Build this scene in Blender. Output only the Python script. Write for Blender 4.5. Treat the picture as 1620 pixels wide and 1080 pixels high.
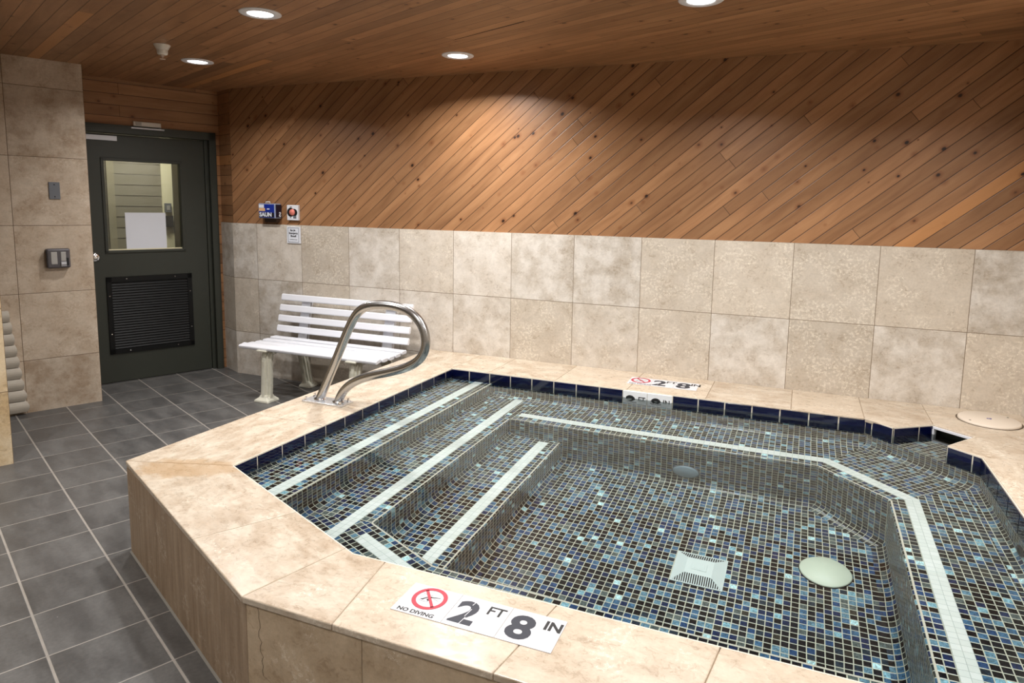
import bpy, bmesh, math, random
from mathutils import Vector, Matrix
random.seed(7)
PI = math.pi
sc = bpy.context.scene
for o in list(bpy.data.objects): bpy.data.objects.remove(o)
COL = sc.collection

# ------------------------------------------------------------------ camera
CAM_P = Vector((3.26794, -4.27790, 1.47468))
CR = Vector((0.926996, 0.374588, 0.019037)); CU = Vector((-0.063988, 0.107932, 0.992096)); CF = Vector((-0.369572, 0.920888, -0.124022))
cam_d = bpy.data.cameras.new('camera'); cam = bpy.data.objects.new('camera', cam_d); COL.objects.link(cam)
cam.matrix_world = Matrix(((CR.x, CU.x, -CF.x, CAM_P.x), (CR.y, CU.y, -CF.y, CAM_P.y), (CR.z, CU.z, -CF.z, CAM_P.z), (0, 0, 0, 1)))
cam_d.sensor_width = 36; cam_d.sensor_fit = 'HORIZONTAL'; cam_d.lens = 1058.054 * 36 / 1620
cam_d.shift_x = (810 - 845.07) / 1620; cam_d.shift_y = (457.63 - 540) / 1620
cam_d.clip_start = 0.05; cam_d.clip_end = 60
sc.camera = cam

# ------------------------------------------------------------------ world, exposure, render behaviour
w = bpy.data.worlds.new('world'); sc.world = w; w.use_nodes = True
w.node_tree.nodes['Background'].inputs[0].default_value = (0.9, 0.95, 1, 1)
w.node_tree.nodes['Background'].inputs[1].default_value = 0.02
sc.view_settings.view_transform = 'Standard'; sc.view_settings.look = 'None'
sc.view_settings.gamma = 1; sc.view_settings.use_curve_mapping = False
sc.view_settings.exposure = -0.17
sc.cycles.use_denoising = True
sc.cycles.max_bounces = 10; sc.cycles.diffuse_bounces = 5; sc.cycles.glossy_bounces = 4; sc.cycles.transmission_bounces = 6
sc.cycles.sample_clamp_indirect = 6
sc.cycles.caustics_refractive = True; sc.cycles.caustics_reflective = False
sc.cycles.blur_glossy = 0.6

ZC = 2.378          # ceiling height
LAMP_E = 30.0       # watt per downlight
LAMP_C = (1.0, 0.975, 0.955)
# downlights: the first four are in the picture, the rest unseen and added for light
LAMPS = [(-0.52, -0.882), (0.745, -1.637), (1.232, -0.532), (2.785, -1.19),
         (4.02, -1.50), (2.15, -2.75), (3.75, -3.05), (0.1, -3.2), (1.9, -4.6), (3.6, -5.0)]
LAMP_K = [0.55, 0.90, 0.95, 1.05, 0.95, 0.6, 0.5, .7, .7, .7]
def area_light(name, loc, radius, energy, color, spread=150):
    l = bpy.data.lights.new(name, 'AREA'); l.shape = 'DISK'; l.size = radius * 2; l.energy = energy; l.color = color
    l.spread = math.radians(spread)
    l.cycles.is_caustics_light = True
    o = bpy.data.objects.new(name, l); COL.objects.link(o); o.location = loc
    return o
for i, ((x, y), k) in enumerate(zip(LAMPS, LAMP_K)):
    area_light('downlight_lamp', (x, y, ZC - 0.006), 0.055, LAMP_E * k, LAMP_C)
hl = area_light('hallway_lamp', tuple(Vector((0.4001 * -0.9 - 0.9165 * 1.9 * 1.0, 0.9165 * -0.9 + 0.4001 * 1.9, 2.3))), 0.2, 15, (1.0, 0.97, 0.88), 180)  # unseen source added to brighten the hallway behind the door glass
hl.data.cycles.is_caustics_light = False

# ------------------------------------------------------------------ frame of the floor grid / door wall
TH = math.radians(66.41764)
I = Vector((math.cos(TH), math.sin(TH), 0)); J = Vector((math.sin(TH), -math.cos(TH), 0))
Zv = Vector((0, 0, 1))
def IJ(a, b, z=0): return I * a + J * b + Zv * z

# ------------------------------------------------------------------ shader helpers
def s2l(c):
    c = c / 255.0
    return c / 12.92 if c <= 0.04045 else ((c + 0.055) / 1.055) ** 2.4
def RGB(r, g, b): return (s2l(r), s2l(g), s2l(b), 1)
class Sh:
    def __init__(s, name):
        s.m = bpy.data.materials.new(name); s.m.use_nodes = True; s.t = s.m.node_tree
        s.t.nodes.clear(); s.out = s.t.nodes.new('ShaderNodeOutputMaterial')
    def n(s, typ, ins=None, **props):
        nd = s.t.nodes.new('ShaderNode' + typ)
        for k, v in props.items(): setattr(nd, k, v)
        for k, v in (ins or {}).items(): s.set(nd.inputs[k], v)
        return nd
    def set(s, sock, v):
        if isinstance(v, bpy.types.NodeSocket): s.t.links.new(v, sock)
        elif v is not None: sock.default_value = v
    def math(s, op, a, b=None, c=None, clamp=False):
        nd = s.t.nodes.new('ShaderNodeMath'); nd.operation = op; nd.use_clamp = clamp
        s.set(nd.inputs[0], a)
        if b is not None: s.set(nd.inputs[1], b)
        if c is not None: s.set(nd.inputs[2], c)
        return nd.outputs[0]
    def mix(s, f, a, b, mode='MIX'):
        nd = s.t.nodes.new('ShaderNodeMix'); nd.data_type = 'RGBA'; nd.blend_type = mode
        s.set(nd.inputs[0], f); s.set(nd.inputs[6], a); s.set(nd.inputs[7], b)
        return nd.outputs[2]
    def comb(s, x, y=0.0, z=0.0):
        return s.n('CombineXYZ', {0: x, 1: y, 2: z}).outputs[0]
    def uv(s):
        u = s.n('UVMap', uv_map='UVMap').outputs[0]; sp = s.n('SeparateXYZ', {0: u})
        return sp.outputs[0], sp.outputs[1]
    def noise(s, vec, scale, detail=3, rough=0.55, dist=0.0, out=0):
        nd = s.n('TexNoise', {'Vector': vec, 'Scale': scale, 'Detail': detail, 'Roughness': rough, 'Distortion': dist})
        return nd.outputs[out]
    def ramp(s, f, stops, interp='LINEAR'):
        nd = s.t.nodes.new('ShaderNodeValToRGB'); cr = nd.color_ramp; cr.interpolation = interp
        while len(cr.elements) < len(stops): cr.elements.new(0.5)
        for e, (p, c) in zip(cr.elements, stops):
            e.position = p; e.color = c if len(c) == 4 else (*c, 1)
        s.set(nd.inputs[0], f); return nd.outputs[0]
    def smooth(s, v, a, b, lo=0.0, hi=1.0):
        nd = s.t.nodes.new('ShaderNodeMapRange'); nd.interpolation_type = 'SMOOTHSTEP'
        for i, x in enumerate((v, a, b, lo, hi)): s.set(nd.inputs[i], x)
        return nd.outputs[0]
    def grid(s, u, v, gw, gh, u0=0.0, v0=0.0):
        """cell noise vector, distance to the nearest joint in metres"""
        tu = s.math('DIVIDE', s.math('SUBTRACT', u, u0), gw); tv = s.math('DIVIDE', s.math('SUBTRACT', v, v0), gh)
        iu = s.math('FLOOR', tu); iv = s.math('FLOOR', tv)
        fu = s.math('FRACT', tu); fv = s.math('FRACT', tv)
        eu = s.math('MULTIPLY', s.math('SUBTRACT', 0.5, s.math('ABSOLUTE', s.math('SUBTRACT', fu, 0.5))), gw)
        ev = s.math('MULTIPLY', s.math('SUBTRACT', 0.5, s.math('ABSOLUTE', s.math('SUBTRACT', fv, 0.5))), gh)
        wn = s.n('TexWhiteNoise', {'Vector': s.comb(iu, iv, 0.37)}, noise_dimensions='3D')
        return iu, iv, eu, ev, wn.outputs['Value'], wn.outputs['Color']
    def bump(s, h, strength=0.3, dist=0.01, normal=None):
        nd = s.n('Bump', {'Strength': strength, 'Distance': dist, 'Height': h})
        if normal is not None: s.set(nd.inputs['Normal'], normal)
        return nd.outputs[0]
    def done(s, color, rough=0.5, normal=None, metal=0.0, spec=0.5, coat=0.0, **extra):
        b = s.n('BsdfPrincipled', {'Base Color': color, 'Roughness': rough, 'Metallic': metal, 'Specular IOR Level': spec, 'Coat Weight': coat})
        if normal is not None: s.set(b.inputs['Normal'], normal)
        for k, v in extra.items(): s.set(b.inputs[k.replace('_', ' ')], v)
        s.t.links.new(b.outputs[0], s.out.inputs[0]); return s.m
def plain(name, c, rough=0.5, metal=0.0, spec=0.5, var=0.06, scale=9, **k):
    s = Sh(name); co = s.n('TexCoord').outputs['Object']
    n = s.noise(co, scale, 3)
    c1 = tuple(min(1, x * (1 - var)) for x in c[:3]) + (1,); c2 = tuple(min(1, x * (1 + var)) for x in c[:3]) + (1,)
    return s.done(s.mix(n, c1, c2), rough, None, metal, spec, **k)

def stone(name, gw, gh, u0, v0, base, dark, light, tint=0.16, joint=0.0016, jcol=RGB(120, 104, 84), vein=None, rough=0.42, worm=0.9, spec=0.35, tone2=None, stain=False):
    s = Sh(name); u, v = s.uv()
    iu, iv, eu, ev, rv, rc = s.grid(u, v, gw, gh, u0, v0)
    rs = s.n('SeparateXYZ', {0: rc})
    off = s.math('MULTIPLY', rv, 37.0); off2 = s.math('MULTIPLY', rs.outputs[1], 23.0)
    uu = s.math('ADD', u, off); vv = s.math('ADD', v, off2)
    P = s.comb(uu, vv, 0.0)
    if vein: P2 = s.comb(s.math('MULTIPLY', uu, vein[0]), s.math('MULTIPLY', vv, vein[1]), 0.0)
    else: P2 = P
    n1 = s.noise(P2, 6.5, 7, 0.66, 0.15)
    n2 = s.noise(P2, 22.0, 6, 0.7, 0.8)
    n3 = s.noise(P, 90.0, 3, 0.6, 0.0)
    col = s.mix(s.smooth(n1, 0.33, 0.67), dark, light)
    col = s.mix(s.smooth(rs.outputs[0], 0.1, 0.9, 0.0, 0.5), col, base)
    if tone2 is not None:
        col = s.mix(s.math('MULTIPLY', s.smooth(rs.outputs[2], 0.55, 0.8), 0.7), col, tone2)
    fine = s.math('ADD', s.math('MULTIPLY', s.math('SUBTRACT', n2, 0.5), 0.42), s.math('MULTIPLY', s.math('SUBTRACT', n3, 0.5), 0.30))
    br = s.math('ADD', s.math('ADD', 1.0, fine), s.math('MULTIPLY', s.math('SUBTRACT', rv, 0.5), tint))
    col = s.mix(1.0, col, s.n('CombineXYZ', {0: br, 1: br, 2: br}).outputs[0], 'MULTIPLY')
    # worm-like pale fossils, only on some tiles / areas
    vo = s.n('TexVoronoi', {'Vector': s.n('VectorMath', {0: P, 1: s.noise(P, 9.0, 3, 0.6, 0.0, 1)}, operation='ADD').outputs[0], 'Scale': 48.0}, feature='DISTANCE_TO_EDGE')
    wm = s.smooth(vo.outputs['Distance'], 0.03, 0.10, 1.0, 0.0)
    area = s.smooth(s.math('ADD', s.noise(P, 7.0, 3), s.math('MULTIPLY', s.math('SUBTRACT', rs.outputs[2], 0.5), 0.30)), 0.55, 0.70)
    gate = s.smooth(s.noise(P, 60.0, 1), 0.47, 0.6)
    col = s.mix(s.math('MULTIPLY', s.math('MULTIPLY', s.math('MULTIPLY', wm, area), gate), worm, clamp=True), col, RGB(244, 236, 220))
    n4 = s.noise(P, 34.0, 5, 0.7, 1.4)
    dk = s.math('MULTIPLY', s.smooth(s.math('ADD', n4, s.math('MULTIPLY', s.math('SUBTRACT', n1, 0.5), 0.5)), 0.44, 0.33), 0.30)
    col = s.mix(dk, col, RGB(128, 104, 78))
    if stain:
        oc = s.n('TexCoord').outputs['Object']
        mp = s.n('Mapping', {'Vector': oc, 'Location': (0.0, 0.0, 0.0)}, vector_type='POINT')
        d = s.n('VectorMath', {0: oc, 1: (1.015, -2.385, 0.39)}, operation='SUBTRACT').outputs[0]
        d = s.n('VectorRotate', {'Vector': d, 'Angle': -0.32}, rotation_type='Z_AXIS').outputs[0]
        d = s.n('VectorMath', {0: d, 1: (4.4, 10.0, 1.0)}, operation='MULTIPLY').outputs[0]
        ln = s.n('VectorMath', {0: d}, operation='LENGTH').outputs['Value']
        ln = s.math('ADD', ln, s.math('MULTIPLY', s.math('SUBTRACT', s.noise(oc, 14.0, 4), 0.5), 1.3))
        col = s.mix(s.smooth(ln, 0.7, 1.1, 0.6, 0.0), col, RGB(168, 136, 96))
    e = s.math('MINIMUM', eu, ev)
    j = s.smooth(e, joint * 0.6, joint * 1.4, 1.0, 0.0)
    col = s.mix(j, col, jcol)
    h = s.math('ADD', s.smooth(e, 0.0, joint * 2.2), s.math('MULTIPLY', n2, 0.06))
    return s.done(col, s.smooth(n2, 0.3, 0.7, rough - 0.06, rough + 0.12), s.bump(h, 0.35, 0.0025), spec=spec)

def wood(name, pitch, length=2.7, dark=RGB(126, 89, 60), mid=RGB(154, 112, 77), light=RGB(172, 130, 92), rough=0.42, knots=1.0, seam=0.0019, odd=0.012):
    s = Sh(name); u, v = s.uv()
    tv = s.math('DIVIDE', v, pitch); row = s.math('FLOOR', tv)
    r1 = s.n('TexWhiteNoise', {'W': row}, noise_dimensions='1D').outputs['Value']
    ulen = s.math('ADD', s.math('DIVIDE', u, length), s.math('MULTIPLY', r1, 7.3))
    colm = s.math('FLOOR', ulen)
    wn = s.n('TexWhiteNoise', {'Vector': s.comb(colm, row, 2.0)}, noise_dimensions='3D')
    rs = s.n('SeparateXYZ', {0: wn.outputs['Color']})
    P = s.comb(s.math('ADD', s.math('MULTIPLY', u, 0.9), s.math('MULTIPLY', rs.outputs[0], 31.0)), s.math('ADD', s.math('MULTIPLY', v, 6.0), s.math('MULTIPLY', rs.outputs[1], 31.0)), 0.0)
    g1 = s.noise(P, 3.0, 5, 0.55, 0.6)
    P3 = s.comb(s.math('MULTIPLY', u, 8.0), s.math('MULTIPLY', v, 240.0), rs.outputs[1])
    g2 = s.noise(P3, 1.0, 3, 0.6, 0.3)
    col = s.ramp(g1, [(0.15, dark), (0.5, mid), (0.85, light)])
    tone = s.math('ADD', 0.84, s.math('MULTIPLY', rs.outputs[2], 0.32))
    tone = s.math('MULTIPLY', tone, s.math('ADD', 0.93, s.math('MULTIPLY', g2, 0.14)))
    col = s.mix(1.0, col, s.comb(tone, tone, tone), 'MULTIPLY')
    # greyer, darker odd boards
    col = s.mix(s.smooth(rs.outputs[0], 1 - odd, 1 - odd * 0.6, 0.0, 0.6), col, RGB(84, 62, 46))
    col = s.mix(s.smooth(rs.outputs[1], 1 - odd, 1 - odd * 0.6, 0.0, 0.6), col, RGB(196, 138, 84))
    # knots
    kp = s.comb(s.math('MULTIPLY', u, 9.0), s.math('MULTIPLY', v, 12.0), 0.0)
    vo = s.n('TexVoronoi', {'Vector': kp, 'Scale': 1.0, 'Randomness': 1.0}, feature='F1')
    kr = s.n('SeparateXYZ', {0: vo.outputs['Color']}).outputs[0]
    rad = s.smooth(kr, 0.05, 1.0, 0.03, 0.14)
    k = s.smooth(s.math('DIVIDE', vo.outputs['Distance'], rad), 0.55, 1.15, 1.0, 0.0)
    halo = s.smooth(s.math('DIVIDE', vo.outputs['Distance'], rad), 0.8, 2.6, 0.45, 0.0)
    col = s.mix(s.math('MULTIPLY', halo, knots), col, RGB(112, 60, 30))
    col = s.mix(s.math('MULTIPLY', k, knots), col, RGB(48, 30, 20))
    fv = s.math('FRACT', tv); ev = s.math('MULTIPLY', s.math('SUBTRACT', 0.5, s.math('ABSOLUTE', s.math('SUBTRACT', fv, 0.5))), pitch)
    fu = s.math('FRACT', ulen); eu = s.math('MULTIPLY', s.math('SUBTRACT', 0.5, s.math('ABSOLUTE', s.math('SUBTRACT', fu, 0.5))), length)
    e = s.math('MINIMUM', ev, s.math('MULTIPLY', eu, 1.6))
    sm = s.math('MULTIPLY', s.smooth(e, seam * 0.6, seam * 1.5, 1.0, 0.0), s.smooth(s.noise(s.comb(s.math('MULTIPLY', u, 1.2), row, 0.0), 2.0, 2), 0.3, 0.6, 0.7, 1.0))
    col = s.mix(s.math('MULTIPLY', sm, 0.92), col, RGB(36, 20, 12))
    h = s.math('ADD', s.smooth(e, 0.0, seam * 2.5), s.math('MULTIPLY', g2, 0.08))
    return s.done(col, rough, s.bump(h, 0.4, 0.003), spec=0.35)

def mosaic(name, pitch=0.0293, white=False, grout=RGB(214, 212, 190)):
    s = Sh(name); u, v = s.uv()
    iu, iv, eu, ev, rv, rc = s.grid(u, v, pitch, pitch)
    rs = s.n('SeparateXYZ', {0: rc})
    e = s.math('MINIMUM', eu, ev)
    P = s.comb(u, v, 0.0)
    if white:
        col = s.mix(rv, RGB(236, 240, 232), RGB(248, 250, 244)); g = RGB(186, 196, 190); gw = 0.0007
    else:
        stops = [(0.0, RGB(6, 9, 15)), (0.28, RGB(12, 17, 27)), (0.42, RGB(18, 38, 74)), (0.52, RGB(34, 48, 60)), (0.60, RGB(36, 68, 108)), (0.69, RGB(64, 100, 130)), (0.80, RGB(84, 94, 92)), (0.87, RGB(50, 48, 42)), (0.90, RGB(96, 132, 150)), (0.965, RGB(128, 172, 186)), (0.988, RGB(186, 222, 226))]
        col = s.ramp(rv, stops, 'CONSTANT')
        n = s.noise(s.comb(u, v, s.math('MULTIPLY', rv, 9.0)), 110.0, 3, 0.6, 1.0)
        br = s.smooth(n, 0.3, 0.75, 0.6, 1.9); col = s.mix(1.0, col, s.comb(br, br, br), 'MULTIPLY')
        g = grout; gw = 0.0017
    gn = s.noise(P, 5.0, 2)
    g2 = s.mix(gn, tuple(x * 0.86 for x in g[:3]) + (1,), tuple(min(1, x * 1.1) for x in g[:3]) + (1,))
    j = s.smooth(e, gw * 0.7, gw * 1.3, 1.0, 0.0)
    col = s.mix(j, col, g2)
    rough = s.math('ADD', s.math('MULTIPLY', j, 0.5), 0.2)
    h = s.smooth(e, gw * 0.5, gw * 2.5)
    return s.done(col, rough, s.bump(h, 0.35, 0.002), spec=0.5)

# ------------------------------------------------------------------ materials
M = {}
XT, WT, ZT = -0.9265, 0.4602, 1.285
M['stone_back'] = stone('travertine_wall', WT, 0.460, XT, ZT, RGB(206, 198, 187), RGB(182, 171, 156), RGB(218, 212, 203), tone2=RGB(192, 180, 163))
M['stone_left'] = stone('travertine_pillar', 0.4405, 0.4582, -1.523, 2.1948, RGB(190, 174, 154), RGB(170, 150, 128), RGB(200, 186, 168), jcol=RGB(96, 78, 58), worm=0.35)
M['stone_stub'] = stone('travertine_stub', 0.4405, 0.4582, -2.162, 0.41, RGB(214, 192, 156), RGB(196, 170, 130), RGB(222, 204, 172), jcol=RGB(110, 86, 60), worm=0.2)
M['coping'] = stone('travertine_coping', 50, 50, 7, 7, RGB(190, 176, 157), RGB(174, 156, 134), RGB(200, 188, 170), worm=0.8, stain=True, rough=0.3, vein=(1.0, 1.7), spec=0.45, tint=0.10)
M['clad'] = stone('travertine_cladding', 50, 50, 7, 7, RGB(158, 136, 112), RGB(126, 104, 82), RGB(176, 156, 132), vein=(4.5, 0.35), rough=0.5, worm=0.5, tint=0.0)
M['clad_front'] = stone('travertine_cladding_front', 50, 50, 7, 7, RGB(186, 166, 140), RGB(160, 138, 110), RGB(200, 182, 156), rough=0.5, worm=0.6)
M['grout_dark'] = plain('grout_dark', RGB(84, 70, 54), 0.9)
M['wood_wall'] = wood('cedar_diagonal', 0.0692)
M['wood_ceiling'] = wood('cedar_ceiling', 0.072, 1.9, knots=0.8, seam=0.0014)
M['wood_door'] = wood('cedar_horizontal', 0.084, 1.5, knots=0.6, odd=0.08)
M['mosaic'] = mosaic('glass_mosaic'); M['mosaic_white'] = mosaic('white_mosaic', white=True)
def floor_mat():
    s = Sh('slate_floor'); u, v = s.uv()
    S1, S2 = 0.28852, 0.2930
    iu, iv, eu, ev, rv, rc = s.grid(u, v, S1, S2)
    rs = s.n('SeparateXYZ', {0: rc})
    P = s.comb(s.math('ADD', u, s.math('MULTIPLY', rv, 19.0)), s.math('ADD', v, s.math('MULTIPLY', rs.outputs[0], 11.0)), 0.0)
    P2 = s.comb(s.math('MULTIPLY', s.math('ADD', u, rs.outputs[1]), 3.0), s.math('ADD', v, s.math('MULTIPLY', rv, 5.0)), 0.0)
    n1 = s.noise(P2, 3.0, 5, 0.6, 0.1); n2 = s.noise(P, 70.0, 4, 0.6)
    col = s.mix(s.smooth(n1, 0.3, 0.72), RGB(82, 81, 80), RGB(104, 103, 101))
    br = s.math('ADD', s.math('ADD', 0.92, s.math('MULTIPLY', s.math('SUBTRACT', n2, 0.5), 0.5)), s.math('MULTIPLY', s.math('SUBTRACT', rv, 0.5), 0.18))
    col = s.mix(1.0, col, s.comb(br, br, br), 'MULTIPLY')
    n5 = s.noise(s.comb(s.math('MULTIPLY', u, 40.0), s.math('MULTIPLY', v, 130.0), rv), 1.0, 5, 0.7, 1.5)
    b2 = s.math('ADD', 1.0, s.math('MULTIPLY', s.math('SUBTRACT', n5, 0.5), 0.55)); col = s.mix(1.0, col, s.comb(b2, b2, b2), 'MULTIPLY')
    # pale scuffs
    sp = s.smooth(s.noise(P, 26.0, 3, 0.7, 0.5), 0.73, 0.78); col = s.mix(s.math('MULTIPLY', sp, 0.7), col, RGB(190, 188, 184))
    ju = s.smooth(eu, 0.0032, 0.0048, 1.0, 0.0); jv = s.smooth(ev, 0.0018, 0.0028, 1.0, 0.0)
    j = s.math('MAXIMUM', ju, jv)
    gc = s.mix(s.noise(s.comb(u, v, 0.0), 14.0, 3), RGB(132, 127, 121), RGB(172, 166, 158))
    col = s.mix(j, col, gc)
    e = s.math('MINIMUM', eu, ev)
    h = s.math('ADD', s.smooth(e, 0.001, 0.007), s.math('MULTIPLY', n1, 0.4))
    return s.done(col, s.smooth(n1, 0.3, 0.7, 0.34, 0.5), s.bump(h, 0.35, 0.003), spec=0.4)
M['floor'] = floor_mat()
def navy():
    s = Sh('navy_glazed_tile'); co = s.n('TexCoord').outputs['Object']
    n = s.noise(co, 7.0, 2); n2 = s.noise(co, 30.0, 2)
    return s.done(s.mix(n, RGB(3, 6, 30), RGB(8, 16, 62)), 0.09, s.bump(n2, 0.12, 0.004), spec=0.6)
M['navy'] = navy()
M['white_tile'] = plain('white_glazed_tile', RGB(236, 238, 240), 0.15)
M['joint_white'] = plain('white_joint', RGB(222, 214, 196), 0.7)
M['plastic_white'] = plain('white_plastic', RGB(226, 228, 234), 0.32, var=0.02)
M['plastic_cream'] = plain('cream_plastic_legs', RGB(212, 210, 194), 0.42, var=0.02)
M['cover_white'] = plain('pool_white_plastic', RGB(225, 236, 232), 0.35, var=0.03)
M['cover_green'] = plain('pool_cream_cover', RGB(226, 236, 214), 0.4, var=0.03)
M['lid'] = plain('skimmer_lid_beige', RGB(216, 204, 188), 0.45, var=0.04)
M['marker'] = plain('marker_white', RGB(206, 207, 211), 0.4, var=0.03)
M['ink'] = plain('ink_dark', RGB(38, 42, 54), 0.5, var=0.25, scale=220)
M['ink_black'] = plain('ink_black', RGB(20, 20, 22), 0.5)
M['red'] = plain('ink_red', RGB(176, 48, 66), 0.5, var=0.1)
M['door_paint'] = plain('dark_green_paint', RGB(44, 47, 39), 0.5, var=0.08, scale=20)
M['black_metal'] = plain('black_louver', RGB(9, 10, 10), 0.5, spec=0.25, var=0.2)
M['steel'] = plain('polished_steel', (0.46, 0.46, 0.455, 1), 0.26, 1.0, var=0.03)
M['chrome'] = plain('chrome', (0.8, 0.8, 0.8, 1), 0.12, 1.0, var=0.02)
M['clear_plate'] = plain('pale_steel_plate', (0.74, 0.76, 0.79, 1), 0.22, 0.75, var=0.08, scale=60)
M['gray_plate'] = plain('gray_plate', RGB(104, 108, 114), 0.5)
M['smoke'] = plain('smoky_cover', RGB(122, 118, 120), 0.2)
M['smoke2'] = plain('pale_switch', RGB(168, 166, 162), 0.4)
M['aluminium'] = plain('aluminium', RGB(206, 208, 214), 0.3, 0.2)
M['sensor'] = plain('sensor_white', RGB(226, 222, 214), 0.5)
M['blue'] = plain('alarm_blue', RGB(16, 44, 142), 0.35)
M['greyblue'] = plain('alarm_grey_edge', RGB(150, 160, 180), 0.4)
M['tan'] = plain('alarm_tan', RGB(226, 182, 134), 0.5)
M['pink'] = plain('pink_sticker', RGB(226, 130, 116), 0.5)
M['paper'] = plain('paper_white', RGB(222, 226, 234), 0.8, var=0.02)
M['throat'] = plain('skimmer_throat', RGB(84, 84, 72), 0.5)
M['hall_wall'] = plain('hall_paint', RGB(140, 133, 114), 0.6, var=0.02)
M['hall_cream'] = plain('hall_cream', RGB(240, 232, 196), 0.6, var=0.02)
M['hall_floor'] = plain('hall_floor', RGB(120, 112, 100), 0.6)
M['drywall'] = plain('painted_wall', RGB(206, 196, 180), 0.7, var=0.03)
M['pleat'] = plain('pleated_beige', RGB(188, 180, 166), 0.5, var=0.1, scale=30)
M['dark'] = plain('dark_hole', RGB(12, 12, 13), 0.6)
M['brass'] = plain('sprinkler_metal', RGB(222, 206, 194), 0.5, 0.0)
def emis(name, c, st):
    s = Sh(name); e = s.n('Emission', {'Color': c, 'Strength': st}); s.t.links.new(e.outputs[0], s.out.inputs[0]); return s.m
M['lens'] = emis('lamp_lens', (1, 0.97, 0.94, 1), 9.0)
def glass():
    s = Sh('window_glass'); fr = s.n('Fresnel', {'IOR': 1.45}); t = s.n('BsdfTransparent', {'Color': (0.93, 0.95, 0.92, 1)}); g = s.n('BsdfGlossy', {'Roughness': 0.03})
    mx = s.n('MixShader', {0: fr.outputs[0], 1: t.outputs[0], 2: g.outputs[0]}); s.t.links.new(mx.outputs[0], s.out.inputs[0]); return s.m
M['glass'] = glass()
def water():
    s = Sh('pool_water')
    co = s.n('TexCoord').outputs['Object']
    n = s.noise(co, 5.0, 1, 0.4)
    b = s.bump(n, 0.06, 0.02)
    g = s.n('BsdfGlass', {'Color': (0.925, 0.985, 1.0, 1), 'Roughness': 0.0, 'IOR': 1.333, 'Normal': b})
    s.t.links.new(g.outputs[0], s.out.inputs[0]); return s.m
M['water'] = water()

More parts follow.
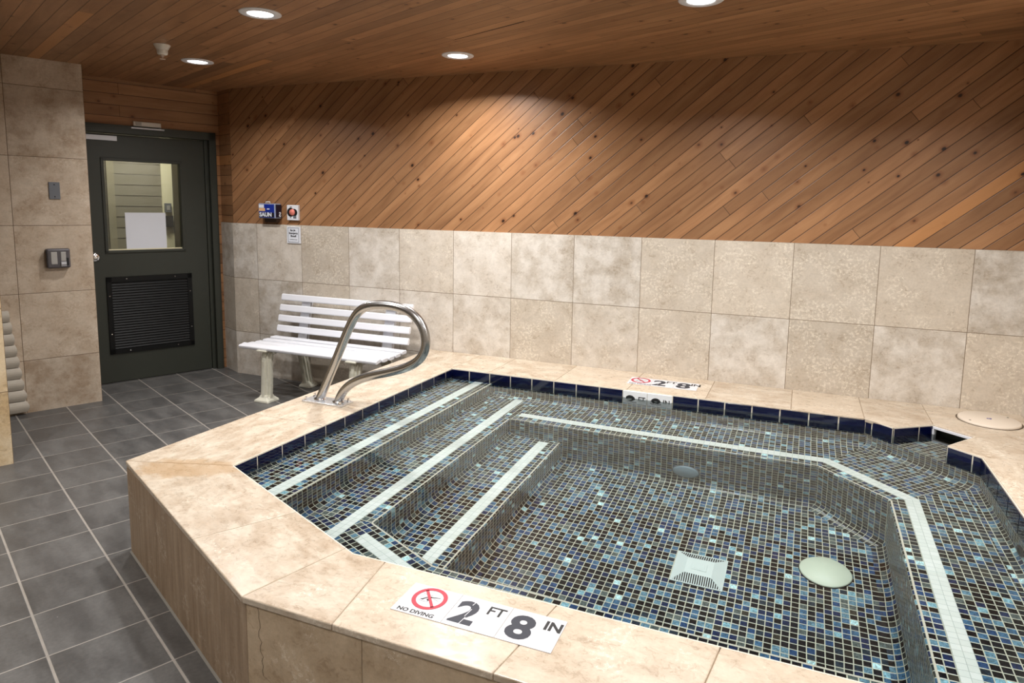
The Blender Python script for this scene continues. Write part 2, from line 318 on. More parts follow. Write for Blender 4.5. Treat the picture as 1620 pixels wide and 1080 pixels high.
# ------------------------------------------------------------------ mesh builder
class MB:
    def __init__(s): s.v = []; s.f = []; s.uv = []; s.mi = []; s.sm = []
    def face(s, pts, uvs=None, mi=0, smooth=False):
        b = len(s.v); s.v += [tuple(p) for p in pts]; s.f.append(list(range(b, b + len(pts)))); s.uv.append(uvs); s.mi.append(mi); s.sm.append(smooth)
    def box(s, c, d, R=None, mi=0):
        c = Vector(c); hx, hy, hz = d[0] / 2, d[1] / 2, d[2] / 2
        P = [Vector((x, y, z)) for z in (-hz, hz) for y in (-hy, hy) for x in (-hx, hx)]
        if R is not None: P = [R @ p for p in P]
        P = [c + p for p in P]
        for q in ((0, 2, 3, 1), (4, 5, 7, 6), (0, 1, 5, 4), (2, 6, 7, 3), (0, 4, 6, 2), (1, 3, 7, 5)): s.face([P[k] for k in q], None, mi)
    def prism(s, poly, z0, z1, mi=0, cap=True):
        n = len(poly); ar = sum(poly[i][0] * poly[(i + 1) % n][1] - poly[(i + 1) % n][0] * poly[i][1] for i in range(n))
        if ar < 0: poly = list(reversed(poly))
        if cap:
            s.face([(x, y, z1) for x, y in poly], None, mi); s.face([(x, y, z0) for x, y in reversed(poly)], None, mi)
        for i in range(n):
            a, b = poly[i], poly[(i + 1) % n]
            s.face([(a[0], a[1], z0), (b[0], b[1], z0), (b[0], b[1], z1), (a[0], a[1], z1)], None, mi)
    def rings(s, rings, closed=True, mi=0, cap=(False, False), smooth=True):
        b = len(s.v); n = len(rings[0])
        for r in rings: s.v += [tuple(p) for p in r]
        for i in range(len(rings) - 1):
            for k in range(n if closed else n - 1):
                k2 = (k + 1) % n
                s.f.append([b + i * n + k, b + i * n + k2, b + (i + 1) * n + k2, b + (i + 1) * n + k]); s.uv.append(None); s.mi.append(mi); s.sm.append(smooth)
        if cap[0]: s.f.append([b + k for k in reversed(range(n))]); s.uv.append(None); s.mi.append(mi); s.sm.append(False)
        if cap[1]: s.f.append([b + (len(rings) - 1) * n + k for k in range(n)]); s.uv.append(None); s.mi.append(mi); s.sm.append(False)
    def lathe(s, prof, c=(0, 0, 0), n=32, ax=None, mi=0, smooth=True, cap=(False, False)):
        R = ax if ax is not None else Matrix.Identity(3); c = Vector(c); rg = []
        for r, z in prof: rg.append([c + R @ Vector((r * math.cos(2 * PI * k / n), r * math.sin(2 * PI * k / n), z)) for k in range(n)])
        s.rings(rg, True, mi, cap, smooth)
    def cyl(s, c, r, h, n=24, ax=None, mi=0): s.lathe([(r, 0), (r, h)], c, n, ax, mi, True, (True, True))
    def tube(s, pts, r, n=14, mi=0):
        pts = [Vector(p) for p in pts]; rg = []; up = Vector((0, 0, 1)); prev = None
        for i, p in enumerate(pts):
            t = (pts[min(i + 1, len(pts) - 1)] - pts[max(i - 1, 0)]).normalized()
            if prev is None:
                a = t.cross(Vector((0, 1, 0)) if abs(t.y) < 0.9 else Vector((1, 0, 0))).normalized()
            else: a = (prev - t * prev.dot(t)).normalized()
            prev = a; b = t.cross(a)
            rr = r[i] if isinstance(r, (list, tuple)) else r
            rg.append([p + (a * math.cos(2 * PI * k / n) + b * math.sin(2 * PI * k / n)) * rr for k in range(n)])
        s.rings(rg, True, mi, (True, True), True)
    def build(s, name, mats, parent=None, kind=None, bevel=0, seg=2, loc=None, label=None):
        me = bpy.data.meshes.new(name); me.from_pydata(s.v, [], s.f)
        if not isinstance(mats, (list, tuple)): mats = [mats]
        for m in mats: me.materials.append(m)
        uvl = me.uv_layers.new(name='UVMap')
        for p, uv, mi, sm in zip(me.polygons, s.uv, s.mi, s.sm):
            p.material_index = mi; p.use_smooth = sm
            nrm = p.normal; ax = max(range(3), key=lambda k: abs(nrm[k]))
            for n_, li in enumerate(p.loop_indices):
                if uv is not None: uvl.data[li].uv = uv[n_]
                else:
                    co = me.vertices[me.loops[li].vertex_index].co
                    if ax == 2: uvl.data[li].uv = (co.x, co.y)
                    else:
                        t = Vector((-nrm.y, nrm.x, 0)).normalized() if abs(nrm.z) < 0.99 else Vector((1, 0, 0))
                        uvl.data[li].uv = (co.dot(t), co.z)
        me.validate(); me.update()
        o = bpy.data.objects.new(name, me); COL.objects.link(o)
        if bevel:
            bm = bmesh.new(); bm.from_mesh(me); bmesh.ops.remove_doubles(bm, verts=bm.verts, dist=1e-5)
            es = [e for e in bm.edges if len(e.link_faces) == 2 and e.calc_face_angle(0) > 0.5]
            bmesh.ops.bevel(bm, geom=es, offset=bevel, segments=seg, profile=0.5, affect='EDGES')
            for f in bm.faces: f.smooth = False
            bm.to_mesh(me); bm.free()
        if parent is not None: o.parent = parent; o.matrix_parent_inverse = parent.matrix_world.inverted() if False else Matrix.Translation(-parent.location)
        if kind: o['kind'] = kind
        if label: o['label'] = label
        return o
def tag(o, label=None, cat=None, group=None, kind=None):
    if label: o['label'] = label
    if cat: o['category'] = cat
    if group: o['group'] = group
    if kind: o['kind'] = kind
    return o
def thing(name, loc, label, cat, group=None, kind=None):
    o = bpy.data.objects.new(name, None); COL.objects.link(o); o.location = loc; o.empty_display_size = 0.05
    return tag(o, label, cat, group, kind)
def quadIJ(mb, a0, a1, b, z0, z1, flip=False, mi=0):
    p = [IJ(a0, b, z0), IJ(a1, b, z0), IJ(a1, b, z1), IJ(a0, b, z1)]; uv = [(a0, z0), (a1, z0), (a1, z1), (a0, z1)]
    if flip: p.reverse(); uv.reverse()
    mb.face(p, uv, mi)
def boxIJ(mb, a0, a1, b0, b1, z0, z1, mi=0):
    P = lambda a, b, z: IJ(a, b, z)
    for q in ([(a0, b1, z0), (a1, b1, z0), (a1, b1, z1), (a0, b1, z1)], [(a1, b0, z0), (a0, b0, z0), (a0, b0, z1), (a1, b0, z1)],
              [(a1, b1, z0), (a1, b0, z0), (a1, b0, z1), (a1, b1, z1)], [(a0, b0, z0), (a0, b1, z0), (a0, b1, z1), (a0, b0, z1)],
              [(a0, b1, z1), (a1, b1, z1), (a1, b0, z1), (a0, b0, z1)], [(a0, b0, z0), (a1, b0, z0), (a1, b1, z0), (a0, b1, z0)]):
        same_a = abs(q[0][0] - q[1][0]) < 1e-9 and abs(q[0][0] - q[2][0]) < 1e-9
        same_z = q[0][2] == q[1][2] == q[2][2]
        uv = [((b if same_a else a), (b if same_z else z)) for a, b, z in q]
        mb.face([P(*k) for k in q], uv, mi)

# ================================================================== THE ROOM
XR = 4.425; YF = -6.0
AC = -0.4749            # I coordinate of the corner between back wall and return
B_DOOR = -1.348; B_PIL = -0.878; A_PIL = -1.523; B_STUB = 0.156; A_STUB = -2.162
C0 = Vector((-1.187, 0, 0))
# floor (only outside the spa's own body matters; the spa stands on it with a pit below)
mb = MB()
G0 = Vector((-1.0627, -2.0659, 0))
def fuv(p): d = Vector((p[0], p[1], 0)) - G0; return (d.dot(I), d.dot(J))
fl_poly = [(-6, 2.5), (0.9, 2.5), (0.9, -2.35), (2.0, -2.9), (XR + 0.2, -2.9), (XR + 0.2, -6.2), (-6, -6.2)]
mb.face([(x, y, 0) for x, y in reversed(fl_poly)], [fuv(p) for p in reversed(fl_poly)])
bm_ = None
fo = mb.build('floor', M['floor'], kind='structure')
# ceiling
mb = MB(); cp = [(-6, 3.2), (XR + 0.2, 3.2), (XR + 0.2, -6.2), (-6, -6.2)]
def cuv(p): d = Vector((p[0], p[1], 0)); return (d.dot(J), d.dot(I) + 0.03)
mb.face([(x, y, ZC) for x, y in cp], [cuv(p) for p in cp])
mb.face([(x, y, ZC + 0.08) for x, y in reversed(cp)], [cuv(p) for p in reversed(cp)])
ce = mb.build('ceiling', M['wood_ceiling'], kind='structure')
gp = MB(); a_, b_ = Vector((1.401, -0.884, ZC - .0006)), Vector((1.918, -1.110, ZC - .0006)); n_g = Vector((.4, .916, 0)) * .004
gp.face([a_ - n_g * .5, a_ + n_g * .5, b_ + n_g, b_ - n_g]); gp.build('open_board_gap', plain('gap_shadow_black', RGB(14, 10, 8), .9), ce)
# back wall: stone below, diagonal boards above
wb = MB(); x0, x1 = C0.x, XR + 0.15
ca, sa = math.cos(math.radians(39.5)), math.sin(math.radians(39.5))
def duv(x, z): return (x * ca + z * sa, -x * sa + z * ca)
q = [(x0, ZT), (x1, ZT), (x1, ZC + 0.02), (x0, ZC + 0.02)]
wb.face([(x, 0.010, z) for x, z in q], [duv(x, z) for x, z in q])
wb.face([(x0, 0.12, ZC), (x1, 0.12, ZC), (x1, 0.12, 0), (x0, 0.12, 0)])
o = wb.build('wall_back', M['wood_wall'], kind='structure')
ws = MB(); q = [(x0, -0.7), (x1, -0.7), (x1, ZT), (x0, ZT)]
ws.face([(x, 0, z) for x, z in q], [(x, z) for x, z in q])
ws.face([(x0, 0, ZT), (x1, 0, ZT), (x1, 0.02, ZT), (x0, 0.02, ZT)], [(x0, ZT + .1), (x1, ZT + .1), (x1, ZT + .12), (x0, ZT + .12)])
ws.build('stone_facing', M['stone_back'], o)
# return strip between back wall and door wall (plane through C0 along J)
ac = C0.dot(I); bc = C0.dot(J)
wr = MB()
def strip(mb, z0, z1, off=0.0):
    p = [(ac + off, bc, z0), (ac + off, B_DOOR, z0), (ac + off, B_DOOR, z1), (ac + off, bc, z1)]
    mb.face([IJ(a, b, z) for a, b, z in reversed(p)], [(b, z) for a, b, z in reversed(p)])
strip(wr, ZT, ZC + .02, 0.008)
o = wr.build('wall_side', M['wood_door'], kind='structure')
wr = MB(); strip(wr, 0, ZT); wr.build('stone_facing', M['stone_back'], o)
# door wall (boards above the door frame, solid behind the pillar)
wd = MB()
D0, D1, DH = -1.600, -0.505, 2.032       # outer frame
quadIJ(wd, D0, D1, B_DOOR, DH, ZC + .02)
quadIJ(wd, D1, ac + .02, B_DOOR, 0, ZC + .02)
quadIJ(wd, -4.2, D0, B_DOOR, 0, ZC + .02)
wd.build('wall_door', M['wood_door'], kind='structure')
# pillar wall left of the door
wp = MB()
boxIJ(wp, -4.4, A_PIL, B_DOOR - .1, B_PIL, 0, ZC + .02)
wp.build('wall_left', M['stone_left'], kind='structure')
# near wall end at the picture's left edge
wq = MB(); boxIJ(wq, -6.6, A_STUB, B_STUB - .045, B_STUB, 0, ZC + .02)
wq.build('wall_partition', M['stone_stub'], kind='structure')
# side and front walls outside the picture
wx = MB(); wx.box((XR + 0.06, (0.1 + YF) / 2, ZC / 2), (0.12, 0.1 - YF, ZC + 0.04)); wx.build('wall_right', M['stone_back'], kind='structure')
wf = MB(); wf.box((-0.6, YF - 0.06, ZC / 2), (11.0, 0.12, ZC + 0.04)); wf.build('wall_front', M['drywall'], kind='structure')
wl = MB(); boxIJ(wl, -4.5, -4.4, B_PIL - .1, B_STUB, 0, ZC + .02); wl.build('wall_outer', M['drywall'], kind='structure')

# ------------------------------------------------------------------ hallway beyond the door window
HB = -2.55
hw = MB(); quadIJ(hw, -4.0, 1.2, HB, -0.0, 2.6)
for k in range(24): boxIJ(hw, -4.0, 1.2, HB, HB + 0.006, 0.1 + k * 0.1, 0.103 + k * 0.1)
ho = hw.build('wall_rear', M['hall_wall'], kind='structure')
hw = MB(); boxIJ(hw, 0.3, 0.36, HB, B_DOOR - .06, 0, 2.6); boxIJ(hw, -4.0, -3.9, HB, B_DOOR - .06, 0, 2.6); hw.build('hallway_end', M['hall_cream'], ho)
hw = MB(); boxIJ(hw, -4.0, 1.2, HB, B_DOOR - 0.02, 2.4, 2.45); hw.build('hallway_ceiling', M['hall_wall'], ho)
ph = thing('wall_phone', IJ(-0.55, HB + 0.02, 1.2), 'dark wall phone hanging beyond the door window, right of the paper sheet', 'phone')
hp_ = MB(); boxIJ(hp_, -0.60, -0.52, HB + 0.02, HB + 0.06, 1.20, 1.31); hp_.build('phone_body', M['dark'], ph)
hp_ = MB(); boxIJ(hp_, -0.60, -0.57, HB + 0.06, HB + 0.085, 1.205, 1.305); hp_.build('handset', M['black_metal'], ph)
wpn = MB(); boxIJ(wpn, -0.60, -0.505, HB + .004, HB + .02, 0.2, 2.39); wpn = wpn.build('cream_panel', M['hall_cream'], ho)
wpn = MB(); boxIJ(wpn, -0.505, -0.30, HB + .004, HB + .04, 0.0, 2.39); wpn.build('dark_post', plain('olive_post', RGB(74, 68, 44), .5), ho)
wpn = MB(); boxIJ(wpn, -1.06, -1.0, HB + .004, HB + .03, 0.0, 2.39); wpn.build('pale_post', plain('olive_light', RGB(160, 152, 128), .25), ho)
hb = thing('wall_box', IJ(-0.24, HB + 0.03, 1.4), 'small grey box on the cream strip seen through the door window', 'box')
t_ = MB(); boxIJ(t_, -0.585, -0.53, HB + 0.02, HB + 0.05, 1.345, 1.43); t_.build('box_body', M['gray_plate'], hb)
t_ = MB(); boxIJ(t_, -0.572, -0.543, HB + 0.05, HB + 0.055, 1.365, 1.41); t_.build('face_plate', M['smoke2'], hb)

# ------------------------------------------------------------------ door
dr = thing('door_1', IJ(-1.02, B_DOOR, 0), None, None, kind='structure')
t = MB()
FB = B_DOOR + 0.03
boxIJ(t, D1 - 0.052, D1, B_DOOR - 0.12, FB, 0, DH); boxIJ(t, D0, D0 + 0.052, B_DOOR - 0.12, FB, 0, DH); boxIJ(t, D0, D1, B_DOOR - 0.12, FB, DH - 0.062, DH)
boxIJ(t, D1 - 0.080, D1 - 0.050, B_DOOR - 0.12, B_DOOR - 0.012, 0, DH - 0.05); boxIJ(t, D0 + .05, D0 + .08, B_DOOR - 0.12, B_DOOR - 0.012, 0, DH - 0.05)
t.build('door_frame', M['door_paint'], dr, bevel=0.002)
# leaf with a window opening
LA0, LA1, LH = D0 + 0.07, -0.588, 1.962
LB0, LB1 = B_DOOR - 0.07, B_DOOR - 0.025
W0, W1, WZ0, WZ1 = -1.322, -0.782, 1.062, 1.760
t = MB()
for a0, a1, z0, z1 in ((LA0, W0, 0.006, LH), (W1, LA1, 0.006, LH), (W0, W1, 0.006, WZ0), (W0, W1, WZ1, LH)): boxIJ(t, a0, a1, LB0, LB1, z0, z1)
lf = t.build('door_leaf', M['door_paint'], dr)
t = MB()
for a0, a1, z0, z1 in ((W0 - .02, W0, WZ0 - .02, WZ1 + .02), (W1, W1 + .02, WZ0 - .02, WZ1 + .02), (W0 - .02, W1 + .02, WZ0 - .02, WZ0), (W0 - .02, W1 + .02, WZ1, WZ1 + .02)): boxIJ(t, a0, a1, LB1, LB1 + .010, z0, z1)
t.build('window_trim', M['door_paint'], lf, bevel=0.003)
t = MB(); boxIJ(t, W0, W1, LB0 + .018, LB0 + .024, WZ0, WZ1); t.build('window_pane', M['glass'], lf)
t = MB(); boxIJ(t, W0, W1, LB0 + .0, LB0 + .03, WZ0, WZ0 + .008); t.build('pane_ledge', M['hall_cream'], lf)
t = MB(); VA0, VA1, VZ0, VZ1 = -1.352, -0.726, 0.236, 0.852
for a0, a1, z0, z1 in ((VA0, VA0 + .035, VZ0, VZ1), (VA1 - .035, VA1, VZ0, VZ1), (VA0, VA1, VZ0, VZ0 + .035), (VA0, VA1, VZ1 - .04, VZ1)): boxIJ(t, a0, a1, LB1, LB1 + .014, z0, z1)
boxIJ(t, VA0, VA1, LB1, LB1 + .003, VZ0, VZ1)
nl = 26
for k in range(nl):
    z = VZ0 + .04 + (VZ1 - VZ0 - .085) * k / (nl - 1); a0, a1 = VA0 + .034, VA1 - .034; dz = 0.012
    t.face([IJ(a0, LB1 + .003, z + dz), IJ(a0, LB1 + .011, z), IJ(a1, LB1 + .011, z), IJ(a1, LB1 + .003, z + dz)])
    t.face([IJ(a0, LB1 + .011, z), IJ(a0, LB1 + .009, z - .002), IJ(a1, LB1 + .009, z - .002), IJ(a1, LB1 + .011, z)])
lv = t.build('louver_grille', M['black_metal'], lf)
for a, z in ((VA0 + .14, VZ1 - .018), (VA1 - .13, VZ1 - .018), (VA0 + .14, VZ0 + .017), (VA1 - .13, VZ0 + .017), (VA0 + .017, VZ0 + .16), (VA0 + .017, VZ1 - .15), (VA1 - .017, VZ0 + .16), (VA1 - .017, VZ1 - .15)):
    pass
RJ = Matrix((I, -Zv.cross(J).cross(J) if False else Zv, J)).transposed()    # columns I, Z, J : local z axis = J
for a, z in ((VA0 + .14, VZ1 - .018), (VA1 - .13, VZ1 - .018), (VA0 + .14, VZ0 + .017), (VA1 - .13, VZ0 + .017), (VA0 + .017, VZ0 + .16), (VA0 + .017, VZ1 - .15), (VA1 - .017, VZ0 + .16), (VA1 - .017, VZ1 - .15)):
    t = MB(); t.lathe([(0.0055, 0), (0.004, 0.003), (0.0, 0.004)], IJ(a, LB1 + .014, z), 10, RJ); t.build('screw', M['chrome'], lf)
t = MB(); t.lathe([(0.036, 0), (0.036, .006), (0.026, .012), (0.0, .014)], IJ(-1.417, LB1, 1.012), 28, RJ); t.lathe([(0.018, .01), (0.018, .022), (0.009, .024), (0, .024)], IJ(-1.417, LB1, 1.012), 20, RJ)
t.build('deadbolt_lock', M['chrome'], lf)
t = MB(); boxIJ(t, LA0 + .02, -1.224, LB1, LB1 + .012, 1.912, 1.950); t.build('closer_track', M['aluminium'], lf, bevel=.002)

# door alarm above the frame
al = thing('door_alarm', IJ(-1.01, B_DOOR, 2.05), 'small off-white alarm box on the boards above the dark door', 'alarm')
t = MB(); boxIJ(t, -1.115, -0.918, B_DOOR, B_DOOR + .03, 2.036, 2.072); t.build('housing', M['sensor'], al, bevel=.004)
t = MB(); boxIJ(t, -1.10, -1.06, B_DOOR + .03, B_DOOR + .034, 2.042, 2.066); t.build('button', M['smoke2'], al, bevel=.001)
t = MB(); boxIJ(t, -1.135, -0.90, B_DOOR + .03, B_DOOR + .045, 2.014, 2.024); t.build('contact_strip', M['aluminium'], al)
# paper on the glass
pa = MB(); boxIJ(pa, -1.192, -0.898, LB0 + .0255, LB0 + .0265, 1.066, 1.359)
tag(pa.build('paper_sheet', M['paper']), 'blank white paper sheet taped inside the door window, lower right', 'paper')

# ------------------------------------------------------------------ pillar fittings
bp = thing('blank_plate', IJ(-1.725, B_PIL, 1.514), 'grey rectangular blank plate on the tall stone wall beside the door', 'wall plate')
t = MB(); boxIJ(t, -1.757, -1.694, B_PIL, B_PIL + .006, 1.457, 1.572); t.build('plate', M['gray_plate'], bp, bevel=.002)
for z in (1.555, 1.474):
    t = MB(); t.lathe([(0.004, 0), (0.003, .002), (0, .0025)], IJ(-1.725, B_PIL + .006, z), 10, RJ); t.build('screw', M['dark'], bp)
sw = thing('switch_guard', IJ(-1.735, B_PIL, 1.054), 'smoky clear guard box over two switches on the tall stone wall', 'switch')
t = MB(); boxIJ(t, -1.80, -1.668, B_PIL, B_PIL + .008, .990, 1.120); t.build('back_plate', M['gray_plate'], sw, bevel=.002)
def smoky():
    s = Sh('smoky_clear_guard'); a = s.n('BsdfTransparent', {'Color': (0.42, 0.40, 0.42, 1)}); g = s.n('BsdfPrincipled', {'Base Color': RGB(122, 118, 122), 'Roughness': .2})
    mx = s.n('MixShader', {0: 0.5, 1: a.outputs[0], 2: g.outputs[0]}); s.t.links.new(mx.outputs[0], s.out.inputs[0]); return s.m
t = MB(); boxIJ(t, -1.802, -1.666, B_PIL + .008, B_PIL + .045, .988, 1.122); t.build('clear_guard', smoky(), sw, bevel=.012, seg=3)
t = MB(); boxIJ(t, -1.778, -1.742, B_PIL + .008, B_PIL + .047, 1.015, 1.10); t.build('left_switch', M['smoke2'], sw, bevel=.003)
t = MB(); boxIJ(t, -1.722, -1.692, B_PIL + .008, B_PIL + .047, 1.035, 1.10); t.build('right_switch', M['smoke2'], sw, bevel=.003)
t = MB(); boxIJ(t, -1.722, -1.692, B_PIL + .008, B_PIL + .052, 1.012, 1.032); boxIJ(t, -1.722, -1.692, B_PIL + .046, B_PIL + .052, 1.002, 1.006); t.build('lever', M['aluminium'], sw)
t = MB(); boxIJ(t, -1.690, -1.678, B_PIL + .010, B_PIL + .049, 1.008, 1.058); t.build('padlock_slot', M['dark'], sw)

# pleated thing in the gap behind the partition
t = MB(); n_ = 9
for k in range(n_):
    z0 = 0.02 + k * 0.078; wdt = 0.10 - k * 0.009
    a1 = -1.955 - k * 0.006
    rg = []
    for m_ in range(7):
        f = m_ / 6; rr = 0.5 + 0.5 * math.sin(PI * f)
        zz = z0 + 0.074 * f
        rg.append([IJ(a1 - 0.2, B_PIL + .01, zz), IJ(a1 - .03 + .03 * rr * wdt / .1, B_PIL + .01, zz), IJ(a1 - .03 + .03 * rr * wdt / .1, B_PIL + .03 + .02 * rr, zz), IJ(a1 - 0.2, B_PIL + .03 + .02 * rr, zz)])
    t.rings(rg, True, 0, (True, True), False)
tag(t.build('pleated_screen', M['pleat']), 'pale beige pleated shape showing in the gap behind the near tiled wall edge', 'screen')

# ================================================================== THE SPA
DZ = 0.394; LIP = 0.020; ZW = 0.346; BAND0, BAND1 = 0.238, DZ - 0.006
ZB, ZS1, ZS3, ZFL = 0.045, 0.270, -0.19, -0.425
PT = 0.0293
spa = thing('spa_pool', (2.6, -1.5, 0), 'raised travertine-edged spa pool lined with dark blue glass mosaic', 'pool')
OUT = [(1.15, -0.445), (3.632, -0.438), (4.073, -0.842), (4.073, -2.665), (2.03, -2.665), (1.15, -2.29)]   # clockwise seen from above
dg = Vector((4.073 - 3.632, -0.842 + 0.438, 0)); dgn = dg.normalized(); dn = Vector((-dgn.y, dgn.x, 0))    # outward
def ondg(t_, out=0.0): p = Vector((3.632, -0.438, 0)) + dg * t_ + dn * out; return (p.x, p.y)
NF, NI = ondg(0.266), ondg(0.735); NG = ondg(0.266 + 0.080, 0.240); NH = ondg(0.735 - 0.045, 0.250)
EDGE = [OUT[0], OUT[1], NF, NG, NH, NI] + OUT[2:]     # the coping's inner edge with the skimmer notch

def offs(poly, d):
    """inset a clockwise polygon by d (positive = towards its inside)"""
    n = len(poly); res = []
    for i in range(n):
        p0, p1, p2 = Vector(poly[i - 1]), Vector(poly[i]), Vector(poly[(i + 1) % n])
        e1 = (p1 - p0).normalized(); e2 = (p2 - p1).normalized()
        n1 = Vector((e1.y, -e1.x)); n2 = Vector((e2.y, -e2.x))
        m = (n1 + n2); m = m / m.length_squared * 2
        res.append(tuple(p1 + m * d / 1.0 * (1.0)) if False else tuple(Vector(p1) + (n1 + n2) * (d / (1 + n1.dot(n2)))))
    return res
def sweep_closed(mb, poly, prof, mi=0, skip=()):
    """prof: list of (inset, z); uv u along edge, v along profile"""
    rings = [offs(poly, d) for d, z in prof]; n = len(poly)
    vs = [prof[0][1]]
    for k in range(1, len(prof)): vs.append(vs[-1] - math.hypot(prof[k][0] - prof[k - 1][0], prof[k][1] - prof[k - 1][1]))
    for i in range(n):
        if i in skip: continue
        a, b = Vector(poly[i]), Vector(poly[(i + 1) % n]); t_ = (b - a).normalized()
        for k in range(len(prof) - 1):
            q = []
            for kk, ii in ((k, i), (k, (i + 1) % n), (k + 1, (i + 1) % n), (k + 1, i)):
                p = Vector(rings[kk][ii]); q.append(((p.x, p.y, prof[kk][1]), (p.dot(t_) , vs[kk])))
            mb.face([x[0] for x in q], [x[1] for x in q], mi, False)
def cove(r, z, n=5, base=0.0):
    return [(base + r - r * math.cos(PI / 2 * k / n), z + r - r * math.sin(PI / 2 * k / n)) for k in range(n + 1)]
def strip_line(mb, a, b, prof, mi=0):
    """open sweep along a-b; inset is to the right of a->b"""
    a, b = Vector(a), Vector(b); t_ = (b - a).normalized(); nr = Vector((t_.y, -t_.x)); vv = prof[0][1]
    for k in range(len(prof) - 1):
        (d0, z0), (d1, z1) = prof[k], prof[k + 1]; v1 = vv - math.hypot(d1 - d0, z1 - z0)
        P = [a + nr * d0, b + nr * d0, b + nr * d1, a + nr * d1]; Z = [z0, z0, z1, z1]; V = [vv, vv, v1, v1]
        mb.face([(p.x, p.y, z) for p, z in zip(P, Z)], [(p.dot(t_), v) for p, v in zip(P, V)], mi); vv = v1
PIT = [(1.75, -0.835), (3.40, -0.835), (3.688, -1.110), (3.688, -2.33), (2.12, -2.33), (1.75, -2.17)]
RC = 0.055
mb = MB()
# walls below the band
EDW = EDGE
sweep_closed(mb, OUT, [(0.0, BAND0 + 0.01)] + cove(RC, ZB), skip=(1,))
# diagonal wall in front of the skimmer shelf: full above/below except notch opening
ZSH = 0.225
strip_line(mb, OUT[1], OUT[2], [(0.0, ZSH)] + cove(RC, ZB))
strip_line(mb, OUT[1], NF, [(0.0, BAND0 + .01), (0.0, ZSH)]); strip_line(mb, NI, OUT[2], [(0.0, BAND0 + .01), (0.0, ZSH)])
strip_line(mb, NF, NG, [(0.0, BAND0 + .01), (0.0, ZSH)]); strip_line(mb, NH, NI, [(0.0, BAND0 + .01), (0.0, ZSH)])
shelf = [NF, NG, NH, NI]
mb.face([(x, y, ZSH) for x, y in reversed(shelf)], [(Vector((x, y, 0)).dot(dgn), Vector((x, y, 0)).dot(dn)) for x, y in reversed(shelf)])
# bench ring, one panel per side so the tiles turn the corners
IN = offs(OUT, RC)
for i in range(6):
    a, b = Vector(PIT[i]), Vector(PIT[(i + 1) % 6]); t_ = (b - a).normalized(); nr = Vector((t_.y, -t_.x))
    q = [IN[i], IN[(i + 1) % 6], PIT[(i + 1) % 6], PIT[i]]
    q = [Vector(p) for p in reversed(q)]
    mb.face([(p.x, p.y, ZB) for p in q], [(p.dot(t_), (p - a).dot(nr) * -1 + 0.0) for p in q])
# pit wall with small rounded nosing, cove and floor
NR = 0.010
sweep_closed(mb, PIT, [(-0.004, ZB), (0.003, ZB - 0.003), (0.006, ZB - NR)] + cove(RC, ZFL, 5, 0.006))
FLP = offs(PIT, RC + 0.006)
mb.face([(x, y, ZFL) for x, y in reversed(FLP)], [(x, y) for x, y in reversed(FLP)])
# first tread (against the left wall) and lowest tread (in the pit)
T1 = [(1.15, -0.44), (1.445, -0.44), (1.445, -2.45), (1.15, -2.30)]
mb.face([(x, y, ZS1) for x, y in reversed(T1)], [(x - 1.445, y) for x, y in reversed(T1)])
strip_line(mb, (1.445, -2.50), (1.445, -0.43), [(-0.004, ZS1), (0.003, ZS1 - .003), (0.006, ZS1 - NR)] + cove(RC, ZB, 5, .006))
strip_line(mb, (1.15, -2.31), (1.15, -0.43), [(0, ZS1 + .05), (.004, ZS1 + .012), (.012, ZS1 + .004), (.03, ZS1)])
strip_line(mb, (1.75, -2.19), (1.75, -0.82), [(0.006, ZS3 + RC)] + cove(RC, ZS3, 5, .006)[1:])
T3 = [(1.76, -0.83), (2.065, -0.83), (2.065, -2.36), (1.76, -2.22)]
mb.face([(x, y, ZS3) for x, y in reversed(T3)], [(x - 2.065, y) for x, y in reversed(T3)])
strip_line(mb, (2.065, -2.36), (2.065, -0.83), [(-0.004, ZS3), (0.003, ZS3 - .003), (0.006, ZS3 - NR)] + cove(RC, ZFL, 5, .006))
mb.build('mosaic_basin', M['mosaic'], spa)
# outer shell under the coping so the basin is a solid body
# cream nosing joints
mb = MB()
def joint(a, b, z, wd_=0.0035):
    a, b = Vector(a), Vector(b); t_ = (b - a).normalized(); nr = Vector((t_.y, -t_.x))
    for o_ in (-0.004,):
        P = [a + nr * (o_ - wd_), b + nr * (o_ - wd_), b + nr * (o_ + wd_), a + nr * (o_ + wd_)]
        mb.prism([(p.x, p.y) for p in P], z - 0.001, z + 0.0012)
joint((1.445, -2.45), (1.445, -0.445), ZS1); joint((2.065, -2.31), (2.065, -0.835), ZS3)
for i in range(6): joint(PIT[i], PIT[(i + 1) % 6], ZB)
mb.build('nosing_grout', M['joint_white'], spa)
# white tread stripes
def stripe_obj(pts, z, closed=False):
    t = MB(); 
    for i in range(len(pts) - 1):
        a, b = pts[i], pts[i + 1]
        t_ = (Vector(b[0]) - Vector(a[0])).normalized(); nr = Vector((t_.y, -t_.x)); base = Vector(a[0])
        q = [Vector(a[0]), Vector(b[0]), Vector(b[1]), Vector(a[1])]
        uv = [((p).dot(t_), (p - base).dot(nr)) for p in q]
        t.face([(p.x, p.y, z + .0022) for p in q], uv)
        for e0, e1 in ((0, 1), (2, 3)):
            t.face([(q[e0].x, q[e0].y, z), (q[e1].x, q[e1].y, z), (q[e1].x, q[e1].y, z + .0022), (q[e0].x, q[e0].y, z + .0022)], [(0, 0)] * 4)
    return t.build('white_tread_stripe', M['mosaic_white'], spa)
def yline(x): return x
stripe_obj([((1.328, -2.365), (1.386, -2.39)), ((1.328, -0.455), (1.386, -0.455))], ZS1)
stripe_obj([((1.632, -2.33), (1.691, -2.36)), ((1.632, -0.49), (1.691, -0.49))], ZB)
stripe_obj([((1.948, -2.235), (2.006, -2.26)), ((1.948, -0.872), (2.006, -0.872))], ZS3)
SA = offs(PIT, -0.059); SB = offs(PIT, -0.118)
